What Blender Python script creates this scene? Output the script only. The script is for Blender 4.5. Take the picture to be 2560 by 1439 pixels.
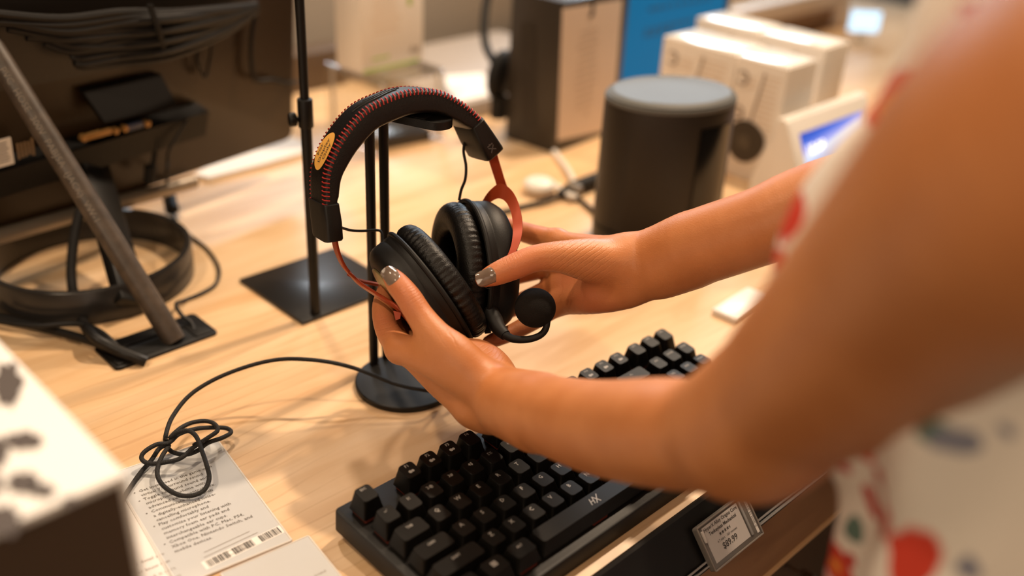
import bpy, bmesh, math, random
import numpy as np
from mathutils import Vector, Matrix
random.seed(7)
for o in list(bpy.data.objects): bpy.data.objects.remove(o)
scn = bpy.context.scene
COL = scn.collection
V = Vector

# ------------------------------------------------------------------ camera
F_PX = 2489.0
PITCH, ROLL, YAW = .491, .055, -.8005
CAM = V((-.3072, -.4407, .490))
RM = Matrix.Rotation(YAW, 3, 'Z') @ Matrix.Rotation(math.pi/2-PITCH, 3, 'X') @ Matrix.Rotation(ROLL, 3, 'Z')
cd = bpy.data.cameras.new('camera'); cam = bpy.data.objects.new('camera', cd); COL.objects.link(cam)
cd.sensor_fit = 'HORIZONTAL'; cd.sensor_width = 36.0; cd.lens = 36.0*F_PX/2560.0
cd.clip_start = .02; cd.clip_end = 60
cam.location = CAM; cam.rotation_euler = RM.to_euler()
cd.dof.use_dof = True; cd.dof.focus_distance = .752; cd.dof.aperture_fstop = 2.2
scn.camera = cam

# ------------------------------------------------------------------ world, lights, exposure
wd = bpy.data.worlds.new('world'); scn.world = wd; wd.use_nodes = True
bg = wd.node_tree.nodes['Background']
bg.inputs[0].default_value = (1.0, .74, .50, 1); bg.inputs[1].default_value = .035
scn.view_settings.view_transform = 'Standard'; scn.view_settings.look = 'None'
scn.view_settings.gamma = 1.0; scn.view_settings.use_curve_mapping = False
scn.view_settings.exposure = 0.0

def spot(loc, tgt, power, col, size=.05, ang=70, blend=.6):
    l = bpy.data.lights.new('spot_light', 'SPOT'); o = bpy.data.objects.new('spot_light', l); COL.objects.link(o)
    l.energy = power; l.color = col; l.shadow_soft_size = size; l.spot_size = math.radians(ang); l.spot_blend = blend
    o.location = loc; o.rotation_euler = (V(tgt)-V(loc)).to_track_quat('-Z', 'Y').to_euler(); return o
def area(loc, tgt, power, col, sx, sy):
    l = bpy.data.lights.new('area_light', 'AREA'); o = bpy.data.objects.new('area_light', l); COL.objects.link(o)
    l.shape = 'RECTANGLE'; l.size = sx; l.size_y = sy; l.energy = power; l.color = col
    o.location = loc; o.rotation_euler = (V(tgt)-V(loc)).to_track_quat('-Z', 'Y').to_euler(); return o
WARM = (1.0, .765, .54)
spot((1.20, .22, 1.90), (.25, .15, 0), 158, WARM, .045, 75)
spot((-.70, .40, 1.90), (.15, .20, 0), 54, WARM, .05, 75)
spot((.45, 1.10, 1.95), (.30, .45, 0), 60, WARM, .06, 75)
spot((2.1, .5, 1.9), (.75, .40, 0), 100, WARM, .06, 80)
area((-1.6, -.70, .95), (.1, -.40, .10), 11, (1.0, .76, .52), .8, .6)  # low fill added to brighten the dress and apron, in place of bounce
area((-.75, -1.25, 1.75), (.15, .0, .1), 9, (1.0, .74, .48), .9, .9)
area((4.3, 2.65, 1.9), (.6, .4, .1), 120, (.72, .87, 1.0), 1.0, 1.7)
area((2.4, 4.25, 1.75), (.4, .5, .1), 45, (.86, .93, 1.0), 1.6, .35)

# ------------------------------------------------------------------ picking points along a sight line (the world point is what is kept)
def ray(px, py): return RM @ V(((px-1280.0)/F_PX, -(py-719.5)/F_PX, -1.0))
def BZ(px, py, z=0.0): d = ray(px, py); return CAM + d*((z-CAM.z)/d.z)
def BY(px, py, y): d = ray(px, py); return CAM + d*((y-CAM.y)/d.y)
def BX(px, py, x): d = ray(px, py); return CAM + d*((x-CAM.x)/d.x)
def BD(px, py, depth): return CAM + ray(px, py)*depth
def BP(px, py, q, n): d = ray(px, py); return CAM + d*((q-CAM).dot(n)/d.dot(n))
def CV(r, u, t): return (RM @ V((r, u, t))).normalized()      # right, up, toward the viewer

# ------------------------------------------------------------------ materials
def nodes(name):
    m = bpy.data.materials.new(name); m.use_nodes = True
    return m, m.node_tree, m.node_tree.nodes['Principled BSDF']
def setp(b, **k):
    al = {'spec': 'Specular IOR Level', 'trans': 'Transmission Weight', 'rough': 'Roughness', 'metal': 'Metallic', 'coat': 'Coat Weight',
          'sss': 'Subsurface Weight', 'ior': 'IOR', 'alpha': 'Alpha', 'sheen': 'Sheen Weight'}
    for a, v in k.items(): b.inputs[al[a]].default_value = v
MATS = {}
def mat(name, col, rough=.5, metal=0, noise=0, nscale=60, bump=0, bscale=300, emit=None, estr=0, **k):
    if name in MATS: return MATS[name]
    m, nt, b = nodes(name); N = nt.nodes; L = nt.links
    setp(b, rough=rough, metal=metal, **k)
    c = (*col, 1)
    tc = N.new('ShaderNodeTexCoord')
    if noise:
        n = N.new('ShaderNodeTexNoise'); n.inputs['Scale'].default_value = nscale; n.inputs['Detail'].default_value = 4
        r = N.new('ShaderNodeValToRGB'); r.color_ramp.elements[0].position = .3; r.color_ramp.elements[1].position = .7
        r.color_ramp.elements[0].color = (*[max(0, x*(1-noise)) for x in col], 1); r.color_ramp.elements[1].color = (*[min(1, x*(1+noise)) for x in col], 1)
        L.new(tc.outputs['Object'], n.inputs['Vector']); L.new(n.outputs['Fac'], r.inputs[0]); L.new(r.outputs[0], b.inputs['Base Color'])
    else: b.inputs['Base Color'].default_value = c
    if bump:
        n2 = N.new('ShaderNodeTexNoise'); n2.inputs['Scale'].default_value = bscale; n2.inputs['Detail'].default_value = 3
        bp = N.new('ShaderNodeBump'); bp.inputs['Strength'].default_value = bump; bp.inputs['Distance'].default_value = .001
        L.new(tc.outputs['Object'], n2.inputs['Vector']); L.new(n2.outputs['Fac'], bp.inputs['Height']); L.new(bp.outputs[0], b.inputs['Normal'])
    if emit: b.inputs['Emission Color'].default_value = (*emit, 1); b.inputs['Emission Strength'].default_value = estr
    MATS[name] = m; return m

def wood(name, c0, c1, c2, rough=.38, plank=.18):
    m, nt, b = nodes(name); N = nt.nodes; L = nt.links
    tc = N.new('ShaderNodeTexCoord'); mp = N.new('ShaderNodeMapping'); mp.inputs['Rotation'].default_value = (0, 0, .05)
    mp.inputs['Scale'].default_value = (1.6, 11, 11)
    L.new(tc.outputs['Object'], mp.inputs[0])
    n1 = N.new('ShaderNodeTexNoise'); n1.inputs['Scale'].default_value = 2.2; n1.inputs['Detail'].default_value = 5; n1.inputs['Distortion'].default_value = 1.2
    L.new(mp.outputs[0], n1.inputs['Vector'])
    r = N.new('ShaderNodeValToRGB'); e = r.color_ramp.elements
    e[0].position = .30; e[0].color = (*c0, 1); e[1].position = .70; e[1].color = (*c2, 1)
    x = e.new(.5); x.color = (*c1, 1)
    L.new(n1.outputs['Fac'], r.inputs[0])
    # fine cathedral lines
    mp2 = N.new('ShaderNodeMapping'); mp2.inputs['Scale'].default_value = (2.2, 9, 9); L.new(tc.outputs['Object'], mp2.inputs[0])
    w = N.new('ShaderNodeTexWave'); w.wave_type = 'BANDS'; w.bands_direction = 'Y'; w.inputs['Scale'].default_value = 2.6
    w.inputs['Distortion'].default_value = 9; w.inputs['Detail'].default_value = 2.5; w.inputs['Detail Scale'].default_value = .8
    L.new(mp2.outputs[0], w.inputs['Vector'])
    r2 = N.new('ShaderNodeValToRGB'); r2.color_ramp.elements[0].position = 0.0; r2.color_ramp.elements[0].color = (.66, .55, .45, 1)
    r2.color_ramp.elements[1].position = .10; r2.color_ramp.elements[1].color = (1, 1, 1, 1)
    L.new(w.outputs['Fac'], r2.inputs[0])
    n3 = N.new('ShaderNodeTexNoise'); n3.inputs['Scale'].default_value = 7; L.new(tc.outputs['Object'], n3.inputs['Vector'])
    r3 = N.new('ShaderNodeValToRGB'); r3.color_ramp.elements[0].position = .42; r3.color_ramp.elements[1].position = .62
    L.new(n3.outputs['Fac'], r3.inputs[0])
    mx = N.new('ShaderNodeMixRGB'); mx.blend_type = 'MULTIPLY'
    mmul = N.new('ShaderNodeMath'); mmul.operation = 'MULTIPLY'; mmul.inputs[1].default_value = .38; L.new(r3.outputs[0], mmul.inputs[0])
    L.new(mmul.outputs[0], mx.inputs[0]); L.new(r.outputs[0], mx.inputs[1]); L.new(r2.outputs[0], mx.inputs[2])
    # planks: each its own tone
    sp = N.new('ShaderNodeSeparateXYZ'); L.new(tc.outputs['Object'], sp.inputs[0])
    dv = N.new('ShaderNodeMath'); dv.operation = 'DIVIDE'; dv.inputs[1].default_value = plank; L.new(sp.outputs['Y'], dv.inputs[0])
    fl = N.new('ShaderNodeMath'); fl.operation = 'FLOOR'; L.new(dv.outputs[0], fl.inputs[0])
    wn = N.new('ShaderNodeTexWhiteNoise'); wn.noise_dimensions = '1D'; L.new(fl.outputs[0], wn.inputs['W'])
    r4 = N.new('ShaderNodeValToRGB'); r4.color_ramp.elements[0].color = (.86, .82, .78, 1); r4.color_ramp.elements[1].color = (1, 1, 1, 1)
    L.new(wn.outputs['Value'], r4.inputs[0])
    mx2 = N.new('ShaderNodeMixRGB'); mx2.blend_type = 'MULTIPLY'; mx2.inputs[0].default_value = 1
    L.new(mx.outputs[0], mx2.inputs[1]); L.new(r4.outputs[0], mx2.inputs[2]); L.new(mx2.outputs[0], b.inputs['Base Color'])
    bp = N.new('ShaderNodeBump'); bp.inputs['Strength'].default_value = .05; bp.inputs['Distance'].default_value = .001
    L.new(n1.outputs['Fac'], bp.inputs['Height']); L.new(bp.outputs[0], b.inputs['Normal'])
    setp(b, rough=rough, spec=.35); MATS[name] = m; return m

M_WOOD = wood('maple', (.66, .42, .22), (.76, .53, .31), (.83, .61, .39))
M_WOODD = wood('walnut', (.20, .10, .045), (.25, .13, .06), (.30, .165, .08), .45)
BLK = mat('black_plastic', (.0042, .0036, .0032), .42, spec=.3)
BLKM = mat('black_matte_metal', (.0050, .0042, .0037), .45, spec=.3, bump=.15, bscale=900)
BLKG = mat('black_gloss', (.005, .0045, .0042), .14)
BLKR = mat('black_rubber', (.0055, .0047, .0042), .6, spec=.3)
LEATH = mat('black_leatherette', (.0050, .0040, .0034), .42, spec=.32, bump=.35, bscale=900)
FOAM = mat('black_foam', (.0115, .0098, .0085), .95, spec=.15, bump=.9, bscale=1500)
RED = mat('orange_red_anodised', (.30, .038, .008), .42, .2, spec=.3)
REDT = mat('red_thread', (.42, .018, .012), .7)
WHITEP = mat('white_plastic', (.80, .76, .71), .35)
PAPER = mat('white_paper', (.82, .78, .74), .6)
CARD = mat('white_carton', (.80, .74, .67), .45)
GREYP = mat('grey_card', (.52, .525, .53), .5)
INK = mat('dark_ink', (.035, .03, .028), .7)
INKB = mat('faded_ink', (.30, .25, .21), .7)
GRAY = mat('grey_laminate', (.36, .31, .27), .55)
CHROME = mat('chrome', (.75, .73, .70), .12, 1)
def acrylic():
    m = bpy.data.materials.new('clear_acrylic'); m.use_nodes = True; nt = m.node_tree; N = nt.nodes; L = nt.links; N.clear()
    o = N.new('ShaderNodeOutputMaterial'); mx = N.new('ShaderNodeMixShader'); tr = N.new('ShaderNodeBsdfTransparent'); gl = N.new('ShaderNodeBsdfGlossy'); fr = N.new('ShaderNodeLayerWeight')
    tr.inputs[0].default_value = (.93, .92, .90, 1); gl.inputs['Roughness'].default_value = .06; pw = N.new('ShaderNodeMath'); pw.operation = 'POWER'; pw.inputs[1].default_value = 2.2; ma = N.new('ShaderNodeMath'); ma.operation = 'MULTIPLY_ADD'; ma.inputs[1].default_value = .75; ma.inputs[2].default_value = .08
    L.new(fr.outputs['Facing'], pw.inputs[0]); L.new(pw.outputs[0], ma.inputs[0]); L.new(ma.outputs[0], mx.inputs[0]); L.new(tr.outputs[0], mx.inputs[1]); L.new(gl.outputs[0], mx.inputs[2]); L.new(mx.outputs[0], o.inputs[0]); return m
GLASSM = acrylic()
NAIL = mat('taupe_nail_polish', (.165, .118, .090), .16, coat=.25)

def skin_mat():
    m, nt, b = nodes('skin'); N = nt.nodes; L = nt.links
    tc = N.new('ShaderNodeTexCoord')
    n = N.new('ShaderNodeTexNoise'); n.inputs['Scale'].default_value = 35; n.inputs['Detail'].default_value = 6
    L.new(tc.outputs['Object'], n.inputs['Vector'])
    r = N.new('ShaderNodeValToRGB'); r.color_ramp.elements[0].position = .3; r.color_ramp.elements[1].position = .72
    r.color_ramp.elements[0].color = (.46, .166, .054, 1); r.color_ramp.elements[1].color = (.53, .208, .076, 1)
    L.new(n.outputs['Fac'], r.inputs[0])
    at = N.new('ShaderNodeAttribute'); at.attribute_name = 'flush'
    mx = N.new('ShaderNodeMixRGB'); mx.inputs[2].default_value = (.49, .145, .062, 1)
    L.new(at.outputs['Fac'], mx.inputs[0]); L.new(r.outputs[0], mx.inputs[1]); L.new(mx.outputs[0], b.inputs['Base Color'])
    v = N.new('ShaderNodeTexVoronoi'); v.inputs['Scale'].default_value = 900; L.new(tc.outputs['Object'], v.inputs['Vector'])
    bp = N.new('ShaderNodeBump'); bp.inputs['Strength'].default_value = .18; bp.inputs['Distance'].default_value = .0006
    L.new(v.outputs['Distance'], bp.inputs['Height']); L.new(bp.outputs[0], b.inputs['Normal'])
    wu = N.new('ShaderNodeAttribute'); wu.attribute_name = 'crease_u'; wm = N.new('ShaderNodeAttribute'); wm.attribute_name = 'crease_m'
    nz = N.new('ShaderNodeTexNoise'); nz.inputs['Scale'].default_value = 120; L.new(tc.outputs['Object'], nz.inputs['Vector'])
    a1 = N.new('ShaderNodeMath'); a1.operation = 'MULTIPLY_ADD'; a1.inputs[1].default_value = 4.0; L.new(nz.outputs['Fac'], a1.inputs[0]); L.new(wu.outputs['Fac'], a1.inputs[2])
    sn = N.new('ShaderNodeMath'); sn.operation = 'SINE'; L.new(a1.outputs[0], sn.inputs[0])
    mxm = N.new('ShaderNodeMath'); mxm.operation = 'MAXIMUM'; mxm.inputs[1].default_value = 0; L.new(sn.outputs[0], mxm.inputs[0])
    pw = N.new('ShaderNodeMath'); pw.operation = 'POWER'; pw.inputs[1].default_value = 5; L.new(mxm.outputs[0], pw.inputs[0])
    ml = N.new('ShaderNodeMath'); ml.operation = 'MULTIPLY'; L.new(pw.outputs[0], ml.inputs[0]); L.new(wm.outputs['Fac'], ml.inputs[1])
    b2 = N.new('ShaderNodeBump'); b2.invert = True; b2.inputs['Strength'].default_value = .22; b2.inputs['Distance'].default_value = .0011
    L.new(ml.outputs[0], b2.inputs['Height']); L.new(bp.outputs[0], b2.inputs['Normal']); L.new(b2.outputs[0], b.inputs['Normal'])
    setp(b, rough=.46, sss=.06, spec=.4)
    b.inputs['Subsurface Radius'].default_value = (.008, .003, .0015); b.inputs['Subsurface Scale'].default_value = .6
    MATS['skin'] = m; return m
SKIN = skin_mat()

def floral_mat():
    m, nt, b = nodes('floral_cloth'); N = nt.nodes; L = nt.links
    tc = N.new('ShaderNodeTexCoord')
    nz = N.new('ShaderNodeTexNoise'); nz.inputs['Scale'].default_value = 22; nz.inputs['Detail'].default_value = 2
    L.new(tc.outputs['Object'], nz.inputs['Vector'])
    ad = N.new('ShaderNodeMixRGB'); ad.blend_type = 'ADD'; ad.inputs[0].default_value = .035
    L.new(tc.outputs['Object'], ad.inputs[1]); L.new(nz.outputs['Color'], ad.inputs[2])
    prev = None
    base = N.new('ShaderNodeRGB'); base.outputs[0].default_value = (.80, .72, .64, 1); prev = base.outputs[0]
    for sc, th, col, w in ((31, .44, (.60, .055, .03), 6.4), (31, .20, (.80, .26, .05), 6.4), (33, .30, (.12, .19, .16), 3.7), (36, .27, (.24, .24, .30), 8.1), (44, .28, (.50, .05, .04), 5.3)):
        vo = N.new('ShaderNodeTexVoronoi'); vo.voronoi_dimensions = '4D'; vo.inputs['W'].default_value = w; vo.inputs['Scale'].default_value = sc
        L.new(ad.outputs[0], vo.inputs['Vector'])
        cr = N.new('ShaderNodeValToRGB'); cr.color_ramp.elements[0].position = th; cr.color_ramp.elements[0].color = (1, 1, 1, 1)
        cr.color_ramp.elements[1].position = th+.03; cr.color_ramp.elements[1].color = (0, 0, 0, 1)
        L.new(vo.outputs['Distance'], cr.inputs[0])
        sx = N.new('ShaderNodeSeparateXYZ'); L.new(vo.outputs['Color'], sx.inputs[0])
        gt = N.new('ShaderNodeMath'); gt.operation = 'GREATER_THAN'; gt.inputs[1].default_value = .16; L.new(sx.outputs[0], gt.inputs[0])
        ml = N.new('ShaderNodeMath'); ml.operation = 'MULTIPLY'; L.new(cr.outputs[0], ml.inputs[0]); L.new(gt.outputs[0], ml.inputs[1])
        mx = N.new('ShaderNodeMixRGB'); mx.inputs[2].default_value = (*col, 1); L.new(ml.outputs[0], mx.inputs[0]); L.new(prev, mx.inputs[1]); prev = mx.outputs[0]
    L.new(prev, b.inputs['Base Color']); setp(b, rough=.85, spec=.2)
    MATS['floral'] = m; return m
FLORAL = floral_mat()

# ------------------------------------------------------------------ mesh helpers
def add_mesh(bm, vs, fs):
    bv = [bm.verts.new(v) for v in vs]
    for f in fs:
        try: bm.faces.new([bv[i] for i in f])
        except ValueError: pass
    return bv
def frame(n):
    n = n.normalized(); t = V((0, 0, 1)) if abs(n.z) < .9 else V((1, 0, 0))
    a = n.cross(t).normalized(); return a, n.cross(a).normalized()
def box(bm, c, s, ax=None, bev=0, seg=2, taper=None):
    """box: centre, full sizes, axes triple; taper (sx, sy) scales the +z end"""
    ax = ax or (V((1, 0, 0)), V((0, 1, 0)), V((0, 0, 1))); c = V(c)
    tp = taper or (1, 1); vs = []
    for k in (-.5, .5):
        f = tp if k > 0 else (1, 1)
        for i, j in ((-.5, -.5), (.5, -.5), (.5, .5), (-.5, .5)):
            vs.append(c + ax[0]*(i*s[0]*f[0]) + ax[1]*(j*s[1]*f[1]) + ax[2]*(k*s[2]))
    t = bmesh.new() if bev else bm
    bv = add_mesh(t, vs, [(3, 2, 1, 0), (4, 5, 6, 7), (0, 1, 5, 4), (1, 2, 6, 5), (2, 3, 7, 6), (3, 0, 4, 7)])
    if bev:
        bmesh.ops.bevel(t, geom=list(t.edges), offset=bev, segments=seg, affect='EDGES', profile=.5)
        merge(bm, t)
def merge(bm, t):
    t.verts.index_update()
    add_mesh(bm, [v.co.copy() for v in t.verts], [[v.index for v in f.verts] for f in t.faces]); t.free()
def bez(pts, n=8):
    """Catmull-Rom through points"""
    P = [V(p) for p in pts]; P = [P[0]*2-P[1]] + P + [P[-1]*2-P[-2]]; out = []
    for i in range(1, len(P)-2):
        for k in range(n):
            t = k/n; a, b, c, d = P[i-1:i+3]
            out.append(.5*((2*b)+(c-a)*t+(2*a-5*b+4*c-d)*t*t+(3*b-a-3*c+d)*t*t*t))
    out.append(P[-2]); return out
def lerp_list(a, n):
    m = len(a)-1; out = []
    for i in range(n):
        t = i/(n-1)*m; k = min(int(t), m-1); out.append(a[k]*(1-(t-k))+a[k+1]*(t-k))
    return out
def tube(bm, pts, r, n=12, cap=True, closed=False, flat=None):
    P = [V(p) for p in pts]; m = len(P); rs = r if isinstance(r, (list, tuple)) else [r]*m
    if len(rs) != m: rs = lerp_list(list(rs), m)
    T = [((P[(i+1) % m] if closed or i < m-1 else P[i])-(P[i-1] if closed or i > 0 else P[i])).normalized() for i in range(m)]
    a, _ = frame(T[0]); rings = []
    for i in range(m):
        a = (a-T[i]*a.dot(T[i])).normalized(); b = T[i].cross(a)
        rings.append([bm.verts.new(P[i]+(a*math.cos(q)+b*math.sin(q))*rs[i]) for q in [2*math.pi*k/n for k in range(n)]])
    for i in range(m if closed else m-1):
        A, B = rings[i], rings[(i+1) % m]
        for k in range(n): bm.faces.new((A[k], A[(k+1) % n], B[(k+1) % n], B[k]))
    if cap and not closed: bm.faces.new(rings[0][::-1]); bm.faces.new(rings[-1])
def cyl(bm, p, q, r, n=24, r2=None, bev=0):
    p, q = V(p), V(q)
    if bev:
        d = (q-p).normalized(); tube(bm, [p, p+d*bev*.3, p+d*bev, q-d*bev, q-d*bev*.3, q], [r-bev, r-bev*.3, r, r2 or r, (r2 or r)-bev*.3, (r2 or r)-bev], n)
    else: tube(bm, [p, q], [r, r2 or r], n)
def loft(bm, rings, cap=True, closed=False):
    R = [[bm.verts.new(v) for v in r] for r in rings]; n = len(R[0])
    for i in range(len(R) if closed else len(R)-1):
        A, B = R[i], R[(i+1) % len(R)]
        for k in range(n): bm.faces.new((A[k], A[(k+1) % n], B[(k+1) % n], B[k]))
    if cap and not closed: bm.faces.new(R[0][::-1]); bm.faces.new(R[-1])
def ball(bm, c, r, u=24, v=14, ax=None, s=(1, 1, 1)):
    ax = ax or (V((1, 0, 0)), V((0, 1, 0)), V((0, 0, 1))); rings = []
    for i in range(1, v):
        t = math.pi*i/v
        rings.append([V(c)+ax[0]*(r*s[0]*math.sin(t)*math.cos(2*math.pi*k/u))+ax[1]*(r*s[1]*math.sin(t)*math.sin(2*math.pi*k/u))+ax[2]*(-r*s[2]*math.cos(t)) for k in range(u)])
    loft(bm, rings)
def prism(bm, poly, n, th):
    """closed polygon (world points) given thickness along n (from the polygon to polygon+n*th)"""
    loft(bm, [[V(p) for p in poly], [V(p)+n*th for p in poly]])
def rrect(w, h, r, n=6):
    out = []
    for cx, cy, a0 in ((w/2-r, h/2-r, 0), (-w/2+r, h/2-r, 90), (-w/2+r, -h/2+r, 180), (w/2-r, -h/2+r, 270)):
        for k in range(n+1):
            a = math.radians(a0+90*k/n); out.append((cx+r*math.cos(a), cy+r*math.sin(a)))
    return out
def slab(bm, c, w, h, th, ax, r=.004, bev=0):
    """rounded rectangle w x h in ax[0], ax[1], thickness th along ax[2] starting at c"""
    c = V(c)
    def ring(z, inset): return [c+ax[0]*x+ax[1]*y+ax[2]*z for x, y in rrect(w-2*inset, h-2*inset, max(r-inset, .0004))]
    loft(bm, [ring(0, 0), ring(th-bev, 0), ring(th-bev*.3, bev*.3), ring(th, bev)] if bev else [ring(0, 0), ring(th, 0)])
def quad(bm, c, w, h, ax, lift=0.0):
    c = V(c)+ax[2]*lift
    add_mesh(bm, [c+ax[0]*(i*w/2)+ax[1]*(j*h/2) for i, j in ((-1, -1), (1, -1), (1, 1), (-1, 1))], [(0, 1, 2, 3)])
def text(bm, s, size, c, ax, align='CENTER', th=.00008, res=2, shear=0, bold=0):
    cu = bpy.data.curves.new('t', 'FONT'); cu.body = s; cu.size = size; cu.align_x = align; cu.align_y = 'CENTER'
    cu.resolution_u = res; cu.shear = shear; cu.offset = bold
    ob = bpy.data.objects.new('t', cu); COL.objects.link(ob)
    dg = bpy.context.evaluated_depsgraph_get(); me = bpy.data.meshes.new_from_object(ob.evaluated_get(dg))
    vs = [V(c)+ax[0]*v.co.x+ax[1]*v.co.y+ax[2]*th for v in me.vertices]
    add_mesh(bm, vs, [list(p.vertices) for p in me.polygons])
    bpy.data.objects.remove(ob); bpy.data.curves.remove(cu); bpy.data.meshes.remove(me)

# ------------------------------------------------------------------ scene objects
ORG = {}
def tag(o, label=None, cat=None, group=None, kind=None):
    if label: o['label'] = label
    if cat: o['category'] = cat
    if group: o['group'] = group
    if kind: o['kind'] = kind
    return o
def thing(name, label, cat, loc, group=None):
    o = bpy.data.objects.new(name, None); COL.objects.link(o); o.location = loc; o.empty_display_size = .02
    ORG[o.name] = V(loc); return tag(o, label, cat, group)
def obj(name, bm, m, parent=None, org=None, smooth=35, label=None, recalc=True):
    """links the bmesh (world coordinates) as ONE mesh object"""
    if recalc: bmesh.ops.recalc_face_normals(bm, faces=bm.faces)
    o0 = ORG[parent.name] if parent else V(org if org is not None else (0, 0, 0))
    bmesh.ops.translate(bm, vec=-o0, verts=bm.verts)
    me = bpy.data.meshes.new(name); bm.to_mesh(me); bm.free(); me.materials.append(m)
    if smooth is not None:
        me.polygons.foreach_set('use_smooth', [True]*len(me.polygons)); me.set_sharp_from_angle(angle=math.radians(smooth))
    o = bpy.data.objects.new(name, me); COL.objects.link(o)
    if parent: o.parent = parent
    else: o.location = o0
    ORG[o.name] = o0
    if label: o['label'] = label
    return o
B = bmesh.new
X, Y, Z = V((1, 0, 0)), V((0, 1, 0)), V((0, 0, 1))
AXZ = (X, Y, Z)
def rotz(a): return (V((math.cos(a), math.sin(a), 0)), V((-math.sin(a), math.cos(a), 0)), Z)
# ================================================================== the setting
def struct(name, bm, m, org=(0, 0, 0)):
    o = obj(name, bm, m, None, org); o['kind'] = 'structure'; return o
M_FLOOR = mat('floor_carpet', (.10, .085, .07), .9, noise=.3, nscale=200)
M_WALL = mat('wall_paint', (.52, .44, .36), .8)
b = B(); box(b, (1, 1, -.93), (7, 7, .02)); struct('floor', b, M_FLOOR, (1, 1, -.92))
b = B(); box(b, (1, 4.4, .4), (7, .1, 2.64)); struct('wall_back', b, M_WALL, (1, 4.4, -.92))
b = B(); box(b, (4.4, 1, .4), (.1, 6.8, 2.64)); struct('wall_right', b, M_WALL, (4.4, 1, -.92))

# ------------------------------------------------------------------ display table
TX0, TX1, TY0, TY1 = -.8, 2.1, -.1405, .93
t = thing('display_table', 'light maple shop display table carrying the electronics, dark apron along its front', 'table', (.6, .4, -.92))
b = B(); box(b, ((TX0+TX1)/2, (TY0+TY1)/2, -.014), (TX1-TX0, TY1-TY0, .028), bev=.001); obj('tabletop', b, M_WOOD, t)
def extr(bm, prof, x0, x1):
    loft(bm, [[V((x, y, z)) for y, z in prof] for x in (x0, x1)])
b = B()
extr(b, [(-.1350, .0002), (-.1352, .0026), (-.1375, .0042), (-.1400, .0030), (-.1415, .0008), (-.1640, -.0262), (-.1675, -.0262), (-.1680, -.0300), (-.1630, -.0310), (-.1410, -.0290), (-.1406, 0)], TX0, TX1)
obj('price_rail', b, BLK, t, label='black plastic price rail along the table front', smooth=25)
b = B()
extr(b, [(-.1646, -.0246), (-.1655, -.0236), (-.1664, -.0246), (-.1655, -.0256)], TX0, TX1)
extr(b, [(-.1676, -.0262), (-.1684, -.0254), (-.1692, -.0262), (-.1684, -.0272)], TX0, TX1)
obj('clear_lip', b, mat('rail_lip', (.45, .42, .40), .2, .6), t)
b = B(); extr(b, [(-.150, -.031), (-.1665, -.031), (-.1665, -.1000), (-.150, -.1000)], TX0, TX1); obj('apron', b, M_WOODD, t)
b = B(); extr(b, [(-.1668, -.0995), (-.1690, -.1005), (-.1690, -.1035), (-.150, -.1035), (-.150, -.0995)], TX0, TX1); obj('apron_edge', b, mat('edge_band', (.55, .34, .17), .4), t, label='pale edge strip under the apron')
b = B()
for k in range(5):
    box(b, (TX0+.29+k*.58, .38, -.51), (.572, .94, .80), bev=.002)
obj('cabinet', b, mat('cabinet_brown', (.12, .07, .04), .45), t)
K = BY(1985, 1428, -.128)
b = B(); cyl(b, K+V((0, .04, 0)), K+V((0, -.012, 0)), .0035, 16); cyl(b, K+V((0, -.006, 0)), K+V((0, -.022, 0)), .0085, 20, bev=.002); obj('cabinet_knob', b, CHROME, t, label='round chrome knob below the apron')

# ------------------------------------------------------------------ price tag on the rail
a0 = V((1, -.004, 0)).normalized(); dn = V((0, -.0232, -.0277)).normalized(); nn = a0.cross(-dn).normalized()
if nn.y > 0: nn = -nn
TL, TR, BL = V((.1975, -.1500, -.0030)), V((.2583, -.1502, -.0030)), V((.1975, -.1670, -.0345))
c0 = (TR+BL)/2 + nn*.006; AX = (a0, -dn, nn); W, H = .063, .0345
t = thing('price_tag', 'small grey electronic price tag reading $89.99 clipped to the black rail', 'price tag', c0)
b = B(); slab(b, c0-nn*.004, W, H, .0045, AX, .002, .0008); obj('tag_case', b, mat('tag_case', (.10, .088, .078), .25), t)
b = B()
for i, j, w, h in ((0, .49, .99, .035), (0, -.49, .99, .035), (-.49, 0, .02, .97), (.49, 0, .02, .97)): box(b, c0+a0*(i*W)-dn*(j*H)+nn*.0008, (w*W, h*H, .0011), AX, bev=.0003)
obj('clear_frame', b, mat('frame_clear', (.17, .145, .125), .15), t)
sc = c0-a0*(.075*W)-dn*(.03*H)
b = B(); quad(b, sc, W*.70, H*.80, AX, .00062); obj('display', b, mat('tag_screen', (.36, .33, .31), .4), t, recalc=False)
b = B()
text(b, 'HyperX Alloy Origins Core', .0037, sc-dn*.0112, AX, th=.00075, bold=.00006); text(b, 'Tenkeyless Mechanical', .0037, sc-dn*.0068, AX, th=.00075, bold=.00008)
text(b, '4.7 stars · 103 reviews', .0027, sc+dn*.0016, AX, th=.00075); text(b, '$89.99', .0066, sc+dn*.0068, AX, th=.00075, bold=.0001)
def star(bm, c, r, ax, half=False):
    p = [c+ax[0]*(math.sin(k*math.pi/5)*(r if k % 2 == 0 else r*.42))+ax[1]*(math.cos(k*math.pi/5)*(r if k % 2 == 0 else r*.42)) for k in range(10)]
    if half: p = [p[0]]+p[5:]
    bm.faces.new([bm.verts.new(v) for v in p])
for k in range(5): star(b, sc-dn*.0024+a0*(-.0062+k*.0031)+nn*.00075, .0016, AX, k == 4)
obj('tag_text', b, INK, t, recalc=False)
b = B(); x = c0+a0*(W*.43)-dn*(H*.40)
quad(b, c0+a0*(W*.43), W*.045, H*.82, AX, .00066); obj('barcode_strip', b, mat('strip', (.48, .45, .42), .4), t, recalc=False)
b = B()
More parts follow.
